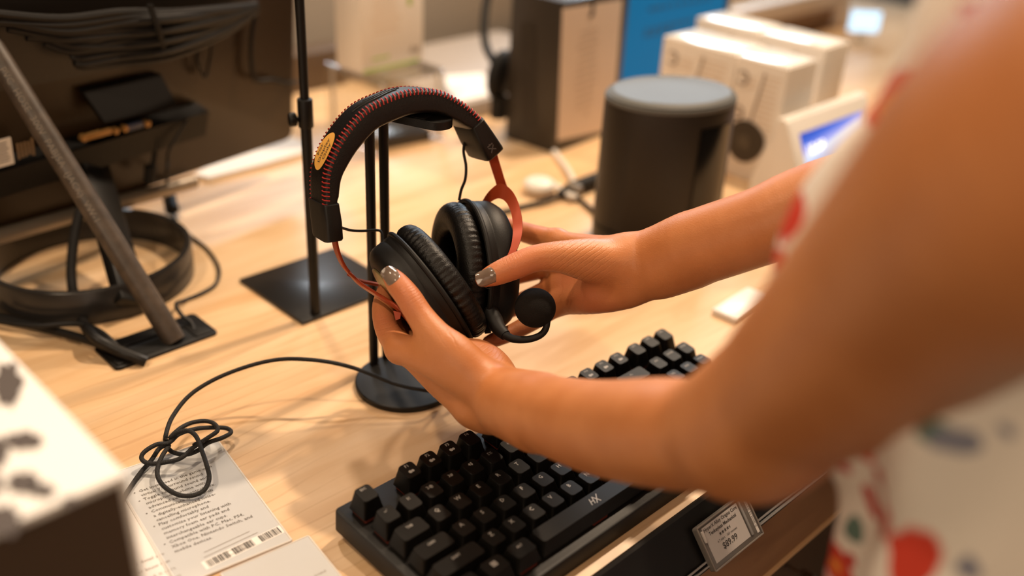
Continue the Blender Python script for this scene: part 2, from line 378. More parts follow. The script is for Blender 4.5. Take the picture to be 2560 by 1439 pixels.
for k in range(26):
    box(b, c0+a0*(W*.43)+dn*(H*(-.36+.026*k)), (W*.04, random.uniform(.00012, .00045), .0001), AX) if random.random() < .75 else None
    b.verts.ensure_lookup_table()
bmesh.ops.translate(b, vec=nn*.0007, verts=b.verts); obj('barcode', b, INK, t)
b = B(); slab(b, c0-a0*(W*.445)-dn*(H*.25)+nn*.0006, W*.035, H*.26, .0014, AX, .0008, .0004); obj('tag_clip', b, mat('clip', (.40, .36, .33), .2), t)
b = B(); box(b, c0+a0*(W*.315)-dn*(.03*H)+nn*.0009, (.0022, H*.80, .0012), AX, bev=.0004); obj('frame_bar', b, mat('framebar', (.20, .19, .18), .25), t)

# ------------------------------------------------------------------ monitor seen from behind
MA, MB_ = V((-.0325, .528, .050)), V((.348, .595, .050))
mu = (MB_-MA).normalized(); mfront = V((mu.y, -mu.x, 0)).normalized()
if mfront.y > 0: mfront = -mfront
ti = math.radians(5.5); mv = (Z*math.cos(ti)+mfront*math.sin(ti)).normalized(); mn = mu.cross(mv).normalized()
if mn.y > 0: mn = -mn
MAX = (mu, mv, mn)
MBR = BZ(733, 347, .050)
def MP(px, py, off=0): return BP(px, py, MBR+mn*off, mn)
t = thing('monitor', 'large black monitor seen from behind on a ring-shaped stand at the left', 'monitor', BZ(300, 700))
M_BACK = mat('monitor_back', (.021, .0105, .0036), .30, spec=.35, noise=.12, nscale=8)
b = B(); c = MBR-mu*.33+mv*.19-mn*.014; slab(b, c, .66, .38, .014, MAX, .012, .003); obj('back_panel', b, M_BACK, t, label='dark brown glossy back panel')
b = B(); p, q = MP(-60, 606, .004), MP(489, 452, .004); tube(b, [p, p.lerp(q, .5), q-(q-p).normalized()*.002, q], [.0080, .0080, .0080, .0060], 12); obj('bezel', b, mat('bezel_silver', (.30, .25, .20), .3, .5), t, label='silver bottom bezel')
# connector strip
pa, pb, pc, pd = MP(-40, 402, .0), MP(490, 255, .0), MP(482, 335, .0), MP(-40, 492, .0)
b = B(); loft(b, [[pa, pb, pc, pd], [x+mn*.022+(mv*-.004 if i < 2 else mv*.006) for i, x in enumerate((pa, pb, pc, pd))]]); st = obj('connector_strip', b, BLK, t)
sx = (pb-pa).normalized(); sy = sx.cross(mn).normalized(); sy = sy if sy.z > 0 else -sy; SAX = (sx, sy, mn)
for nm, px, py, w, h, m in (('video_port', 243, 333, .030, .0062, mat('port_gold', (.34, .18, .055), .4, .4)), ('video_port', 332, 314, .022, .0062, mat('port_blue', (.05, .06, .11), .4)), ):
    b = B(); slab(b, MP(px, py, .021), w, h, .004, SAX, .0025, .0006); obj(nm, b, m, st, label='gold coloured port' if 'gold' in m.name else 'blue video port')
for px, py in ((203, 342), (283, 324), (306, 318), (362, 306)):
    b = B(); cyl(b, MP(px, py, .020), MP(px, py, .020)+mn*.006, .0036, 14, bev=.0006); obj('port_screw', b, MATS['port_gold'], st)
b = B(); slab(b, MP(5, 382, .021), .020, .027, .0006, SAX, .001); lb = obj('label_sticker', b, PAPER, st, label='white barcode label')
b = B()
for k in range(7): box(b, MP(5, 382, .0218)+sy*(.009-.003*k)+sx*random.uniform(-.001, .001), (random.uniform(.008, .016), .0009, .0001), SAX)
obj('label_print', b, INK, lb)
b = B()
for k in range(5): box(b, MP(46+k*9, 378-k*3, .0222), (.0022, random.uniform(.008, .02), .0004), SAX)
obj('strip_print', b, mat('strip_print', (.20, .13, .07), .6), st)
# mount plate, upper housing
b = B(); prism(b, [MP(195, 222, .0), MP(390, 180, .0), MP(432, 258, .016), MP(250, 300, .016)], mn, .008); obj('mount_plate', b, BLKM, t)
b = B(); P4 = [MP(-60, 225, 0), MP(300, 160, 0), MP(450, 122, 0), MP(640, -30, 0), MP(640, -160, 0), MP(-60, -160, 0)]
prism(b, P4, mn, .012); obj('upper_housing', b, mat('housing', (.010, .0075, .006), .35), t)
# stand: leaning neck and ring
n0, n1 = BZ(333, 782, 0), MP(232, 432, .006)
d = (n1-n0).normalized(); side = d.cross(mfront).normalized(); nf = side.cross(d).normalized()
b = B(); box(b, n0.lerp(n1, .5)+d*.0, (.036, .012, (n1-n0).length+.02), (side, nf, d), bev=.002)
lowest = min(v.co.z for v in b.verts); bmesh.ops.translate(b, vec=V((0, 0, max(0, .0005-lowest))), verts=b.verts); obj('stand_neck', b, BLK, t)
rc = V((.034, .484, 0)); R0 = .0985; b = B(); rings = []
for k in range(72):
    a = 2*math.pi*k/72; e = V((math.cos(a), math.sin(a), 0))
    rings.append([rc+e*(R0+x)+Z*z for x, z in ((0, .0005), (0, .0335), (-.001, .0350), (-.0055, .0350), (-.0065, .0340), (-.0065, .0005))])
loft(b, rings, cap=False, closed=True); obj('stand_ring', b, mat('ring_black', (.022, .020, .019), .22), t)
# small cable plugs hanging from the strip
b = B(); tube(b, bez([MP(468, 300, .024), MP(440, 345, .03), MP(420, 385, .03), MP(418, 460, .03)]), .0016, 8); obj('lead', b, BLKR, t)
b = B(); tube(b, bez([MP(392, 345, .02), MP(385, 400, .02), MP(377, 420, .02)]), .003, 8); tube(b, [MP(377, 415, .02), MP(374, 455, .02)], .0065, 12); obj('power_plug', b, BLKR, t)
b = B(); tube(b, bez([MP(500, 110, .006), MP(494, 150, .008), MP(512, 192, .008), MP(524, 150, .008), MP(530, 100, .006)]), .0016, 8); obj('lead', b, BLKR, t)
b = B(); tube(b, bez([MP(640, 30, .006), MP(628, 110, .008), MP(636, 195, .008), MP(680, 200, .008), MP(716, 208, .006), MP(742, 205, -.01)]), .0026, 8); obj('lead', b, BLKR, t)
# bundle of cables tied behind it
t = thing('cable_bundle', 'bundle of black cables tied across the back of the monitor, top left', 'cables', MP(420, 90, .03))
M_CB = mat('cable_black', (.008, .007, .0065), .5, spec=.3)
for k in range(14):
    y0 = -35+k*15; f = (k/13)
    q = [MP(640, 12+k*1.2, .030+.002*(k % 3)), MP(560, 20+k*5, .040+.003*(k % 2)), MP(430, 30+k*8.5, .046+.004*(k % 3)), MP(300, 30+k*9.5+(k % 3)*4, .044), MP(150+60*f, 46+k*8.5+(k % 4)*7, .040), MP(-50+300*f, 30+k*9+(k % 2)*14, .032)]
    b = B(); tube(b, bez(q, 6), .0036+.0007*(k % 3), 8); obj('cable', b, M_CB, t)
b = B()
for s0 in (0, 1): tube(b, bez([MP(372+s0*5, 12, .056), MP(392+s0*5, 70, .058), MP(410+s0*5, 130, .054)]), .0022, 8)
obj('cable_tie', b, BLKR, t)

# ------------------------------------------------------------------ grommet, conduit and leads
gx, gy = .0236, .3293
t = thing('cable_grommet', 'black rectangular cable outlet set in the table top at the left', 'grommet', (gx, gy, 0))
b = B(); slab(b, V((gx, gy, .0002)), .099, .047, .0028, AXZ, .005, .0008); obj('flange', b, BLKM, t)
b = B()
slab(b, V((gx, gy+.0115, .0031)), .060, .014, .0016, AXZ, .002, .0005); slab(b, V((gx+.0375, gy, .0031)), .018, .040, .0012, AXZ, .002, .0004); slab(b, V((gx-.0375, gy, .0031)), .018, .040, .0012, AXZ, .002, .0004)
obj('flap', b, BLKM, t)
b = B(); quad(b, V((gx, gy-.007, .0033)), .056, .020, AXZ); obj('slot_shade', b, mat('slot_black', (.002, .002, .002), .9), t, recalc=False)  # flat black sheet paints the dark inside of the opening
p0, p1 = BZ(437, 852, .002), BD(0, 150, .86); d = (p1-p0).normalized()
t = thing('conduit_pipe', 'grey-brown plastic hose rising at a slant from the cable outlet', 'hose', p0)
M_HOSE = mat('hose', (.062, .046, .035), .42, noise=.35, nscale=90)
b = B(); tube(b, [p0+d*(i*.02) for i in range(27)], .0102, 20); ho = obj('hose', b, M_HOSE, t)
b = B(); s1 = d.cross(CV(0, 0, 1)).normalized(); f1 = s1.cross(d).normalized(); f1 = f1 if f1.dot(CV(0, 0, 1)) > 0 else -f1
HAX = (-d, (-d).cross(f1)*-1, f1); up = f1.cross(-d).normalized()
text(b, 'PVC  HOSE  300V  PABJ5A  (JACK)  VW-1', .0085, p0+d*.20+f1*.01025+up*.001, (-d, up, f1), th=.00005); obj('hose_print', b, mat('hose_print', (.20, .165, .13), .6), ho, recalc=False)
def cable(name, label, pts, r, m=None, cat='cable', n=10, grp=None):
    P = bez(pts, n); b = B(); tube(b, P, r, 10); o = obj(name, b, m or M_CB, None, P[0]); return tag(o, label, cat, grp)
cable('power_cable', 'thick black cable running in from the left edge to the outlet, lowest one', [BZ(-60, 775, .006), BZ(0, 792, .006), BZ(120, 822, .006), BZ(240, 856, .008), BZ(300, 882, .009), BZ(352, 900, .005)], .0042, grp='power cables running into the outlet')
cable('power_cable', 'thin black cable curling over the thick cables beside the outlet', [BZ(-60, 790, .010), BZ(0, 803, .012), BZ(90, 814, .013), BZ(190, 809, .016), BZ(245, 826, .016), BZ(285, 858, .012), BZ(318, 893, .005)], .0026, grp='power cables running into the outlet')
cable('power_cable', 'black cable dropping in front of the ring stand into the outlet', [BD(210, 500, .975), BD(192, 560, .97), BD(180, 640, .965), BD(180, 710, .96), BD(196, 780, .95), BZ(228, 835, .018), BZ(280, 868, .012), BZ(340, 893, .007), BZ(366, 903, .003)], .0048, grp='power cables running into the outlet')
t = thing('adapter_lead', 'thin black lead with a ferrite lump, looping down to the outlet', 'cable', BZ(440, 560))
b = B(); tube(b, bez([MP(420, 395, .028), MP(418, 440, .030), BZ(424, 480, .020), BZ(428, 520, .010), BZ(445, 560, .004), BZ(480, 592, .0025), BZ(520, 625, .0025), BZ(546, 668, .0025), BZ(540, 708, .0025), BZ(505, 732, .0025), BZ(462, 750, .0025), BZ(440, 760, .010), BZ(452, 785, .012), BZ(478, 806, .006), BZ(486, 826, .003)], 8), .0019, 8); obj('lead', b, M_CB, t)
b = B(); p, q = BZ(420, 478, .020), BZ(431, 528, .009); tube(b, [p, p.lerp(q, .06), p.lerp(q, .94), q], [.0055, .0078, .0078, .0055], 12); obj('ferrite', b, BLKR, t)

# ------------------------------------------------------------------ sign holder
t = thing('sign_holder', 'black square-footed sign post between the monitor and the headset', 'sign holder', (.200, .328, 0))
b = B(); slab(b, V((.2005, .3275, 0)), .118, .115, .0035, AXZ, .0015, .0006); obj('base_plate', b, mat('plate_black', (.010, .009, .0085), .30), t)
P0 = BZ(789, 782, .0035); b = B(); zc = .198
cyl(b, P0, V((P0.x, P0.y, zc)), .0050, 20); obj('post', b, BLKM, t)
b = B(); cyl(b, V((P0.x, P0.y, zc-.01)), V((P0.x, P0.y, .62)), .0040, 18); obj('inner_post', b, BLKM, t)
b = B(); cyl(b, V((P0.x, P0.y, zc-.006)), V((P0.x, P0.y, zc+.020)), .0068, 20, bev=.001); co = obj('collar', b, BLKM, t)
kx = V((P0.x, P0.y, zc+.002)); kd = CV(-.9, 0, .45); kd.z = 0; kd.normalize()
b = B(); cyl(b, kx, kx+kd*.010, .0022, 12); cyl(b, kx+kd*.008, kx+kd*.015, .0062, 20, bev=.0015); obj('clamp_knob', b, BLK, co)

# leaflets under the monitor
b = B(); prism(b, [BZ(487, 446), BZ(591, 388), BZ(690, 364), BZ(735, 354), BZ(764, 368), BZ(757, 392), BZ(660, 420), BZ(523, 455)][::-1], Z, .006); bmesh.ops.translate(b, vec=V((0, 0, .0004)), verts=b.verts)
o = obj('leaflet_stack', b, PAPER, None, BZ(640, 390)); tag(o, 'white leaflets lying on the table under the monitor edge', 'paper')

# ------------------------------------------------------------------ acrylic riser and the carton on it
zt = .1045; rl, rf, rr, rb = BZ(812, 152, zt), BZ(955, 207, zt), BZ(1114, 168, zt), BZ(962, 128, zt)
e0 = (rf-rl).normalized(); e1 = (rr-rf).normalized(); e1 = (e1-e0*e1.dot(e0)).normalized(); w0, w1 = (rf-rl).length, (rr-rf).length
rc2 = (rl+rf+rr+rb)/4
t = thing('acrylic_riser', 'clear acrylic riser under the white carton at the back', 'riser', (rc2.x, rc2.y, 0))
b = B(); slab(b, rc2-Z*.005, w1, w0, .005, (e1, -e0, Z), .010, .0012); obj('shelf', b, GLASSM, t)
b = B(); slab(b, rc2-e1*(w1/2-.0025)-Z*(zt/2+.002), w0*.99, .0975, .005, (e0, Z, e1), .002, .0008); obj('side_panel', b, GLASSM, t)
b = B(); slab(b, rc2+e1*(w1/2-.0055)-Z*(zt/2+.002), w0*.99, .0975, .005, (e0, Z, e1), .002, .0008); obj('side_panel', b, GLASSM, t)
ME_ = mat('edge_glint', (.78, .74, .70), .25)  # pale strips paint the bright edge highlights of the clear riser
for c3 in (rl, rf, rr):
    b = B(); box(b, V((c3.x, c3.y, zt/2-.001))*1.0+(rc2-V((c3.x, c3.y, rc2.z))).normalized()*.010, (.0042, .0042, zt-.006), (e1, e0, Z), bev=.0008); obj('edge_glint', b, ME_, t, label='pale strip painting the bright edge highlight of the clear riser')
cl, cf, cr = BZ(838, 166, zt+.0006), BZ(905, 187, zt+.0006), BZ(1057, 152, zt+.0006)
g0 = (cf-cl); g1 = (cr-cf); l1 = g1.length; g1.normalize(); g0 = g0-g1*g0.dot(g1); l0 = max(g0.length, .04); g0.normalize()
cc = cf-g0*(l0/2)+g1*(l1/2)+Z*.085
t = thing('product_carton', 'white carton with small green marks standing on the clear riser', 'box', (cc.x, cc.y, zt))
b = B(); box(b, cc, (l1, l0, .169), (g1, -g0, Z), bev=.0008); obj('carton', b, CARD, t)
fc = cc+g0*(l0/2)
def FP(u, v): return fc+g1*(u*l1/2)+Z*(v*.085)
FAX = (g1, Z, g0)
b = B()
for k in range(9): box(b, FP(-.25+random.uniform(-.05, .05), -.40+.065*k), (l1*random.uniform(.36, .5), .0016, .0004), FAX)
obj('print', b, mat('print_tan', (.66, .53, .41), .6), t)
for (u_, v_), w_, h_ in (((.55, .02), .007, .014), ((.55, .26), .006, .010), ((-.05, -.965), l1*.9, .0035), ((-.4, -.80), l1*.28, .003)):
    b = B(); box(b, FP(u_, v_), (w_, h_, .0004), FAX); obj('green_mark', b, mat('print_green', (.36, .50, .10), .6), t)
b = B(); text(b, 'dot', .014, FP(.72, -.77), FAX, th=.0003, bold=.0004); obj('logo', b, INKB, t)
b = B(); box(b, FP(.0, .42), (l1*.8, .014, .0004), FAX); obj('orange_band', b, mat('print_orange', (.62, .25, .08), .5), t)

# ------------------------------------------------------------------ phone, step, papers, partition behind
pc = BZ(985, 335, .006); b = B(); slab(b, V((pc.x, pc.y, .0003)), .085, .070, .016, rotz(-.15), .006, .002)
o = obj('charging_pad', b, mat('pad_dark', (.035, .028, .022), .25), None, (pc.x, pc.y, 0)); tag(o, 'dark flat gadget lying on the table behind the headset', 'gadget')
b = B(); box(b, (.84, .77, .0140), (.36, .30, .027), bev=.002); o = obj('display_step', b, GRAY, None, (.84, .77, 0)); tag(o, 'low grey display step behind the black carton', 'display stand')
pz = .0275; b = B(); prism(b, [BZ(1108, 192, pz), BZ(1205, 184, pz), BZ(1250, 232, pz), BZ(1135, 258, pz)][::-1], Z, .0012); o = obj('paper_sheet', b, PAPER, None, BZ(1175, 215, pz)); tag(o, 'white paper sheet lying on the low grey step', 'paper')
b = B(); box(b, (.34, .905, .03), (.60, .05, .06), bev=.002); o = obj('back_ledge', b, mat('ledge_brown', (.09, .055, .03), .5), None, (.34, .905, 0)); tag(o, 'dark brown low ledge along the back of the table, left of the riser', 'ledge')
b = B(); box(b, (.65, 1.02, -.38), (2.9, .03, 1.06), bev=.003); o = obj('partition_panel', b, mat('panel_grey', (.30, .255, .21), .5), None, (.65, 1.02, -.92)); tag(o, 'grey panel standing behind the display table', 'partition')
# far shop fittings, blurred
def cabinet(x, y, w, d, h, m, name, label, cat):
    b = B(); box(b, (x, y, -.92+h/2), (w, d, h), bev=.006); o = obj(name, b, m, None, (x, y, -.92)); tag(o, label, cat)
cabinet(1.42, 2.25, .24, .4, 1.10, mat('far_brown', (.36, .20, .09), .5), 'shop_cabinet', 'blurred tall brown cabinet far behind the white carton', 'cabinet')
cabinet(1.86, 2.15, .46, .4, 1.18, mat('far_pale', (.60, .56, .50), .5), 'shop_cabinet', 'blurred pale grey cabinet far behind the black carton', 'cabinet')
cabinet(.62, 2.5, .75, .4, 1.15, mat('far_grey', (.24, .22, .20), .5), 'shop_cabinet', 'blurred dark grey cabinet far behind the sign post', 'cabinet')

# ------------------------------------------------------------------ black carton with the pale panel
q0, q1, q2 = V((.6671, .5309, 0)), V((.6731, .4429, 0)), V((.8245, .4577, 0))
u = (q2-q1).normalized(); vv = V((u.y, -u.x, 0)); w, dp, h = (q2-q1).length, .090, .2085
c = q1+u*(w/2)-vv*(dp/2)+Z*(h/2)
t = thing('headset_carton', 'tall dark brown-black carton with a pale printed panel beside the speaker', 'box', (c.x, c.y, 0))
b = B(); box(b, c+Z*.0005, (w, dp, h), (u, -vv, Z), bev=.0012); obj('carton', b, mat('carton_black', (.030, .023, .017), .42), t)
def KP(px, py, off=.0006): return BP(px, py, q1+vv*off, vv)
b = B(); prism(b, [KP(1406, 22), KP(1556, -2), KP(1530, 322), KP(1393, 352)], vv, .0004); obj('pale_panel', b, mat('panel_pale', (.66, .53, .43), .5), t)
b = B(); box(b, KP(1483, 12, .0014), (.006, .022, .0008), (u, Z, vv)); box(b, KP(1479, 38, .0014), (.009, .005, .0008), (u, Z, vv)); obj('hang_hole', b, INK, t)
b = B()
for k in range(12):
    yy = 70+k*17; box(b, KP(1474-k*1.2, yy+6, .0012), (random.uniform(.035, .055), .0022, .0003), (u, Z, vv))
text(b, 'RX', .010, KP(1466, 284, .0010), (u, Z, vv), th=.0003); obj('panel_print', b, mat('print_beige', (.50, .39, .31), .6), t)
b = B(); sdv = -u
for px0, px1, y0, y1 in ((1302, 1338, 55, 320),):
    n = -u; P = [BP(px, py, q1+n*.0006, n) for px, py in ((px0, y0), (px1, y0), (px1+2, y1), (px0+4, y1))]; prism(b, P, n, .0004)
obj('side_print', b, mat('side_print', (.018, .013, .009), .4), t)

# dark headphones hanging behind the carton
t = thing('hanging_headphones', 'blurred dark headphones standing at the back, left of the black carton', 'headphones', BD(1245, 245, 1.42))
b = B(); tube(b, bez([BD(1262, -60, 1.46), BD(1224, -20, 1.46), BD(1211, 50, 1.45), BD(1214, 110, 1.44), BD(1232, 150, 1.42)]), .0062, 10); obj('headband', b, BLKR, t)
b = B(); c = BD(1248, 186, 1.42); ball(b, c, .036, ax=(CV(1, 0, .3), CV(-.3, 0, 1), CV(.22, 1, 0)), s=(.42, .8, 1.0)); obj('ear_cup', b, BLKR, t)
b = B(); c = BD(1268, 180, 1.44); ball(b, c, .034, ax=(CV(1, 0, .3), CV(-.3, 0, 1), CV(.22, 1, 0)), s=(.4, .8, 1.0)); obj('ear_cup', b, BLKR, t)
zb = BD(1248, 232, 1.42); b = B(); cyl(b, V((zb.x, zb.y, .0275)), V((zb.x, zb.y, .06)), .012, 18); obj('stand_foot', b, BLKR, t)

# blue screen
cp = BY(1700, 90, .52); bw = .30
t = thing('display_screen', 'blue lit display with rows of dark text behind the white cartons', 'screen', (1.04, .53, 0))
b = B(); box(b, (1.035, .531, .105), (bw, .014, .205), bev=.003); obj('frame', b, BLK, t)
b = B(); quad(b, V((1.030, .5235, .112)), bw-.022, .175, (X, Z, -Y)); obj('lit_panel', b, mat('blue_lit', (.0, .012, .025), .6, spec=.2, emit=(.0005, .125, .27), estr=1.0), t, recalc=False)
for z_, x0_, n_ in ((.150, .965, 9), (.118, .960, 7), (.110, .960, 4)):
    b = B()
    for j in range(n_): box(b, (x0_+j*.019, .523, z_), (random.uniform(.010, .016), .0006, .005))
    obj('text_row', b, mat('blue_dark', (.004, .02, .03), .5, emit=(.001, .045, .095), estr=.8), t)
b = B(); box(b, (1.035, .545, .002), (.16, .08, .004)); box(b, (1.035, .552, .03), (.06, .01, .06)); obj('foot', b, BLK, t)

# ------------------------------------------------------------------ smart speaker
sc_, sa = V((.566, .181, 0)), V((.925, -.38, 0)).normalized(); sb = V((-sa.y, sa.x, 0))
A_, B_ = .0765, .060
def oval(z, k=1.0, n=72, dz=0): return [sc_+sa*(A_*k*math.cos(2*math.pi*i/n))+sb*(B_*k*math.sin(2*math.pi*i/n))+Z*z for i in range(n)]
t = thing('smart_speaker', 'dark brown-black oval smart speaker with a grey top, behind the hand', 'speaker', (sc_.x, sc_.y, 0))
b = B(); loft(b, [oval(.0005, .97), oval(.002, .99), oval(.026, 1.0), oval(.0285, .985)]); obj('base', b, mat('spk_base', (.006, .0047, .0038), .4), t)
b = B(); loft(b, [oval(.0285, .985), oval(.030, 1.0), oval(.164, .985), oval(.168, .975)]); obj('body', b, mat('spk_body', (.020, .0145, .0105), .42, spec=.35, bump=.25, bscale=1800), t)
b = B(); loft(b, [oval(.168, .975), oval(.1695, .99), oval(.1725, .985), oval(.1735, .96), oval(.1750, .965), oval(.1780, .90), oval(.1788, .86), oval(.1775, .80), oval(.1772, .4), oval(.1772, .05)]); obj('lid', b, mat('spk_lid', (.105, .105, .10), .55, spec=.22), t, label='grey recessed top')
b = B()
def sp(az, z, off=.0012):
    d_ = V((math.cos(az), math.sin(az), 0)); cx, cy = d_.dot(sa), d_.dot(sb); r = 1/math.sqrt((cx/A_)**2+(cy/B_)**2)
    return sc_+d_*(r*(1-.015*(z-.03)/.134)+off)+Z*z
rows = []
for i in range(17):
    az = math.radians(-108+44*i/16); rows.append([sp(az, .042), sp(az, .152)])
vs = [b.verts.new(p) for r in rows for p in r]
for i in range(16): b.faces.new((vs[2*i], vs[2*i+2], vs[2*i+3], vs[2*i+1]))
obj('glass_display', b, BLKG, t, recalc=False)

# ------------------------------------------------------------------ four white camera cartons
def camera_carton(x, y0, y1, dx, h, label):
    t = thing('camera_carton', label, 'box', (x+dx/2, (y0+y1)/2, 0), 'white camera cartons')
    b = B(); box(b, (x+dx/2, (y0+y1)/2, h/2+.0005), (dx, y1-y0-.001, h), bev=.001); obj('carton', b, CARD, t)
    b = B(); box(b, (x+dx/2, (y0+y1)/2, h+.0016), (dx*.92, (y1-y0)*.92, .001), bev=.0003); obj('lid_film', b, mat('film', (.85, .84, .82), .12), t, label='shiny clear film on top')
    AXL = (-Y, Z, -X); W = y1-y0
    def Q(u, v): return V((x-.0004, y1-u*W, v*h))
    b = B()
    for v in (.84, .55):
        b = B(); pts = [Q(.16, v)+V((0, math.cos(a)*.008, math.sin(a)*.0085)) for a in [math.radians(40+280*k/16) for k in range(17)]]
        tube(b, pts, .0016, 6); box(b, Q(.20, v), (.008, .002, .0006), AXL); obj('logo', b, INKB, t)
    b = B()
    for k in range(12): box(b, Q(.70+random.uniform(-.01, .01), .90-.045*k), (W*random.uniform(.30, .42), .0016, .0003), AXL)
    for k in range(3): box(b, Q(.36, .86-.04*k), (W*.18, .0014, .0003), AXL)
    obj('print', b, mat('print_tan', (.66, .53, .41), .6), t)
    b = B(); a_, c_ = Q(.58, .92), Q(.40, .36); tube(b, [a_, c_], .0016, 6); obj('stripe', b, INKB, t)
    return t, Q
tB, QB = camera_carton(.81, .182, .258, .072, .160, 'white camera carton nearest the speaker, a round black lens pictured on its side')
b = B(); pts = [QB(.40, .33)+V((0, -math.cos(a)*.0270*(1+.16*max(0, math.cos(a-.5))**3), math.sin(a)*.0285)) for a in [2*math.pi*k/32 for k in range(32)]]
prism(b, pts, -X, .002); obj('lens_picture', b, mat('lens_dark', (.022, .016, .012), .35), tB)
b = B(); pts = [QB(.40, .33)+V((-.0022, -math.cos(a)*.011, math.sin(a)*.011)) for a in [2*math.pi*k/24 for k in range(24)]]; prism(b, pts, -X, .0004); obj('lens_glass', b, mat('lens_mid', (.05, .04, .03), .2), tB)
camera_carton(.81, .259, .380, .072, .160, 'white camera carton behind the speaker, far end of the front row')
camera_carton(.955, .213, .318, .066, .157, 'white camera carton at the right end of the back row')
camera_carton(.955, .319, .430, .066, .157, 'white camera carton at the far end of the back row, by the blue screen')

# ------------------------------------------------------------------ small smart display
zt_ = .106; e_tl, e_tr = BZ(1945, 298, zt_), BZ(2168, 222, zt_)
eu = (e_tr-e_tl).normalized(); ew = min((e_tr-e_tl).length, .20); ef = V((eu.y, -eu.x, 0))
if ef.y > 0: ef = -ef
bl = BZ(1995, 470, .004); base_l = V((e_tl.x, e_tl.y, 0))+ef*.048
t = thing('smart_display', 'small white smart display with a blue lit screen, right of the camera cartons', 'smart display', base_l+eu*(ew/2)-ef*.02)
prof = [(0.0, .001), (.002, .0005), (-.062, .0005), (-.066, .006), (-.060, .030), (-.048, .088), (-.050, .102), (-.046, .106), (-.040, .104)]
prof = [(.004, .001), (.008, .006), (-.038, .105), (-.043, .108), (-.049, .106), (-.074, .020), (-.074, .002), (-.070, .0005)]
b = B(); loft(b, [[base_l+eu*s_+ef*p[0]*k_+Z*(p[1]) for p in prof] for s_, k_ in ((0, .94), (.004, 1.0), (ew-.004, 1.0), (ew, .94))]); obj('housing', b, WHITEP, t)
f0, f1_ = base_l+ef*.008+Z*.006, base_l-ef*.038+Z*.105
fv = (f1_-f0).normalized(); fn = eu.cross(fv).normalized(); fn = fn if fn.dot(ef) > 0 else -fn; fl = (f1_-f0).length
fcn = f0.lerp(f1_, .52)+eu*(ew/2); EAX = (eu, fv, fn)
b = B(); slab(b, fcn-fn*.001, ew-.004, fl-.004, .0035, EAX, .006, .001); obj('bezel', b, WHITEP, t)
def screen_mat():
    m, nt, bs = nodes('smart_screen'); N = nt.nodes; L = nt.links; tc = N.new('ShaderNodeTexCoord')
    sp_ = N.new('ShaderNodeSeparateXYZ'); L.new(tc.outputs['Generated'], sp_.inputs[0])
    ad = N.new('ShaderNodeMath'); ad.operation = 'MULTIPLY_ADD'; L.new(sp_.outputs['X'], ad.inputs[0]); ad.inputs[1].default_value = -.25; L.new(sp_.outputs['Z'], ad.inputs[2])
    r = N.new('ShaderNodeValToRGB'); e = r.color_ramp.elements
    e[0].position = .0; e[0].color = (.02, .10, .75, 1); e[1].position = .95; e[1].color = (.03, .09, .55, 1)
    for p_, c_ in ((.25, (.10, .25, .95, 1)), (.42, (.55, .65, 1, 1)), (.55, (.85, .88, 1, 1)), (.66, (.45, .45, .95, 1)), (.8, (.06, .16, .75, 1))):
        x = e.new(p_); x.color = c_
    L.new(ad.outputs[0], r.inputs[0]); L.new(r.outputs[0], bs.inputs['Emission Color']); bs.inputs['Emission Strength'].default_value = 1.0
    bs.inputs['Base Color'].default_value = (.02, .02, .03, 1); setp(bs, rough=.2); return m
b = B(); quad(b, fcn-fv*.004, ew-.044, fl-.036, EAX, .0027); obj('lit_face', b, screen_mat(), t, recalc=False)
b = B(); text(b, '10:08', .020, fcn-eu*(ew*.24)+fv*(.008), EAX, th=.003, bold=.0004); obj('clock_digits', b, mat('digits', (.9, .9, .9), .5, emit=(.9, .95, 1), estr=1.4), t, recalc=False)

# small white tag by the upper arm, plug and leads near the speaker
b = B(); pz = BZ(1830, 775); slab(b, V((pz.x+.012, pz.y-.004, .0004)), .070, .030, .006, rotz(.05), .002, .0006); o = obj('white_tag', b, WHITEP, None, (pz.x, pz.y, 0)); tag(o, 'small white plastic tag lying on the table beside the upper arm', 'tag')
t = thing('usb_charger', 'small white round charger with a white lead near the speaker', 'charger', BZ(1348, 482))
b = B(); c = BZ(1348, 482, 0); ball(b, V((c.x, c.y, .0108)), .021, s=(1, 1, .5)); obj('charger_body', b, WHITEP, t)
b = B(); tube(b, bez([V((c.x+.018, c.y-.008, .010)), BZ(1432, 492, .008), BZ(1440, 470, .008), BZ(1420, 425, .006), BZ(1392, 388, .004), BZ(1380, 368, .004)]), .0036, 10); obj('lead', b, WHITEP, t)
t = thing('power_adapter', 'black power plug with its cord on the table left of the speaker', 'plug', BZ(1460, 465))
p, q = BZ(1400, 482, .010), BZ(1500, 445, .010); b = B(); tube(b, [p, p.lerp(q, .1), p.lerp(q, .3), q], [.004, .006, .0095, .0098], 14); obj('plug_body', b, BLKR, t)
b = B(); tube(b, bez([p+(q-p)*.05, BZ(1370, 500, .006), BZ(1310, 515, .004), BZ(1260, 528, .004), BZ(1190, 540, .004)]), .0032, 8); obj('cord', b, BLKR, t)
b = B(); tube(b, bez([BZ(1395, 490, .004), BZ(1440, 495, .004), BZ(1470, 515, .004), BZ(1500, 545, .004), BZ(1540, 575, .004)]), .0028, 8); obj('cord', b, BLKR, t)
b = B(); box(b, BZ(1435, 478, .0105), (.010, .021, .020), ((q-p).normalized(), (q-p).normalized().cross(Z)*-1, Z), bev=.002); obj('grey_clip', b, mat('grey_clip', (.22, .19, .16), .4), t)

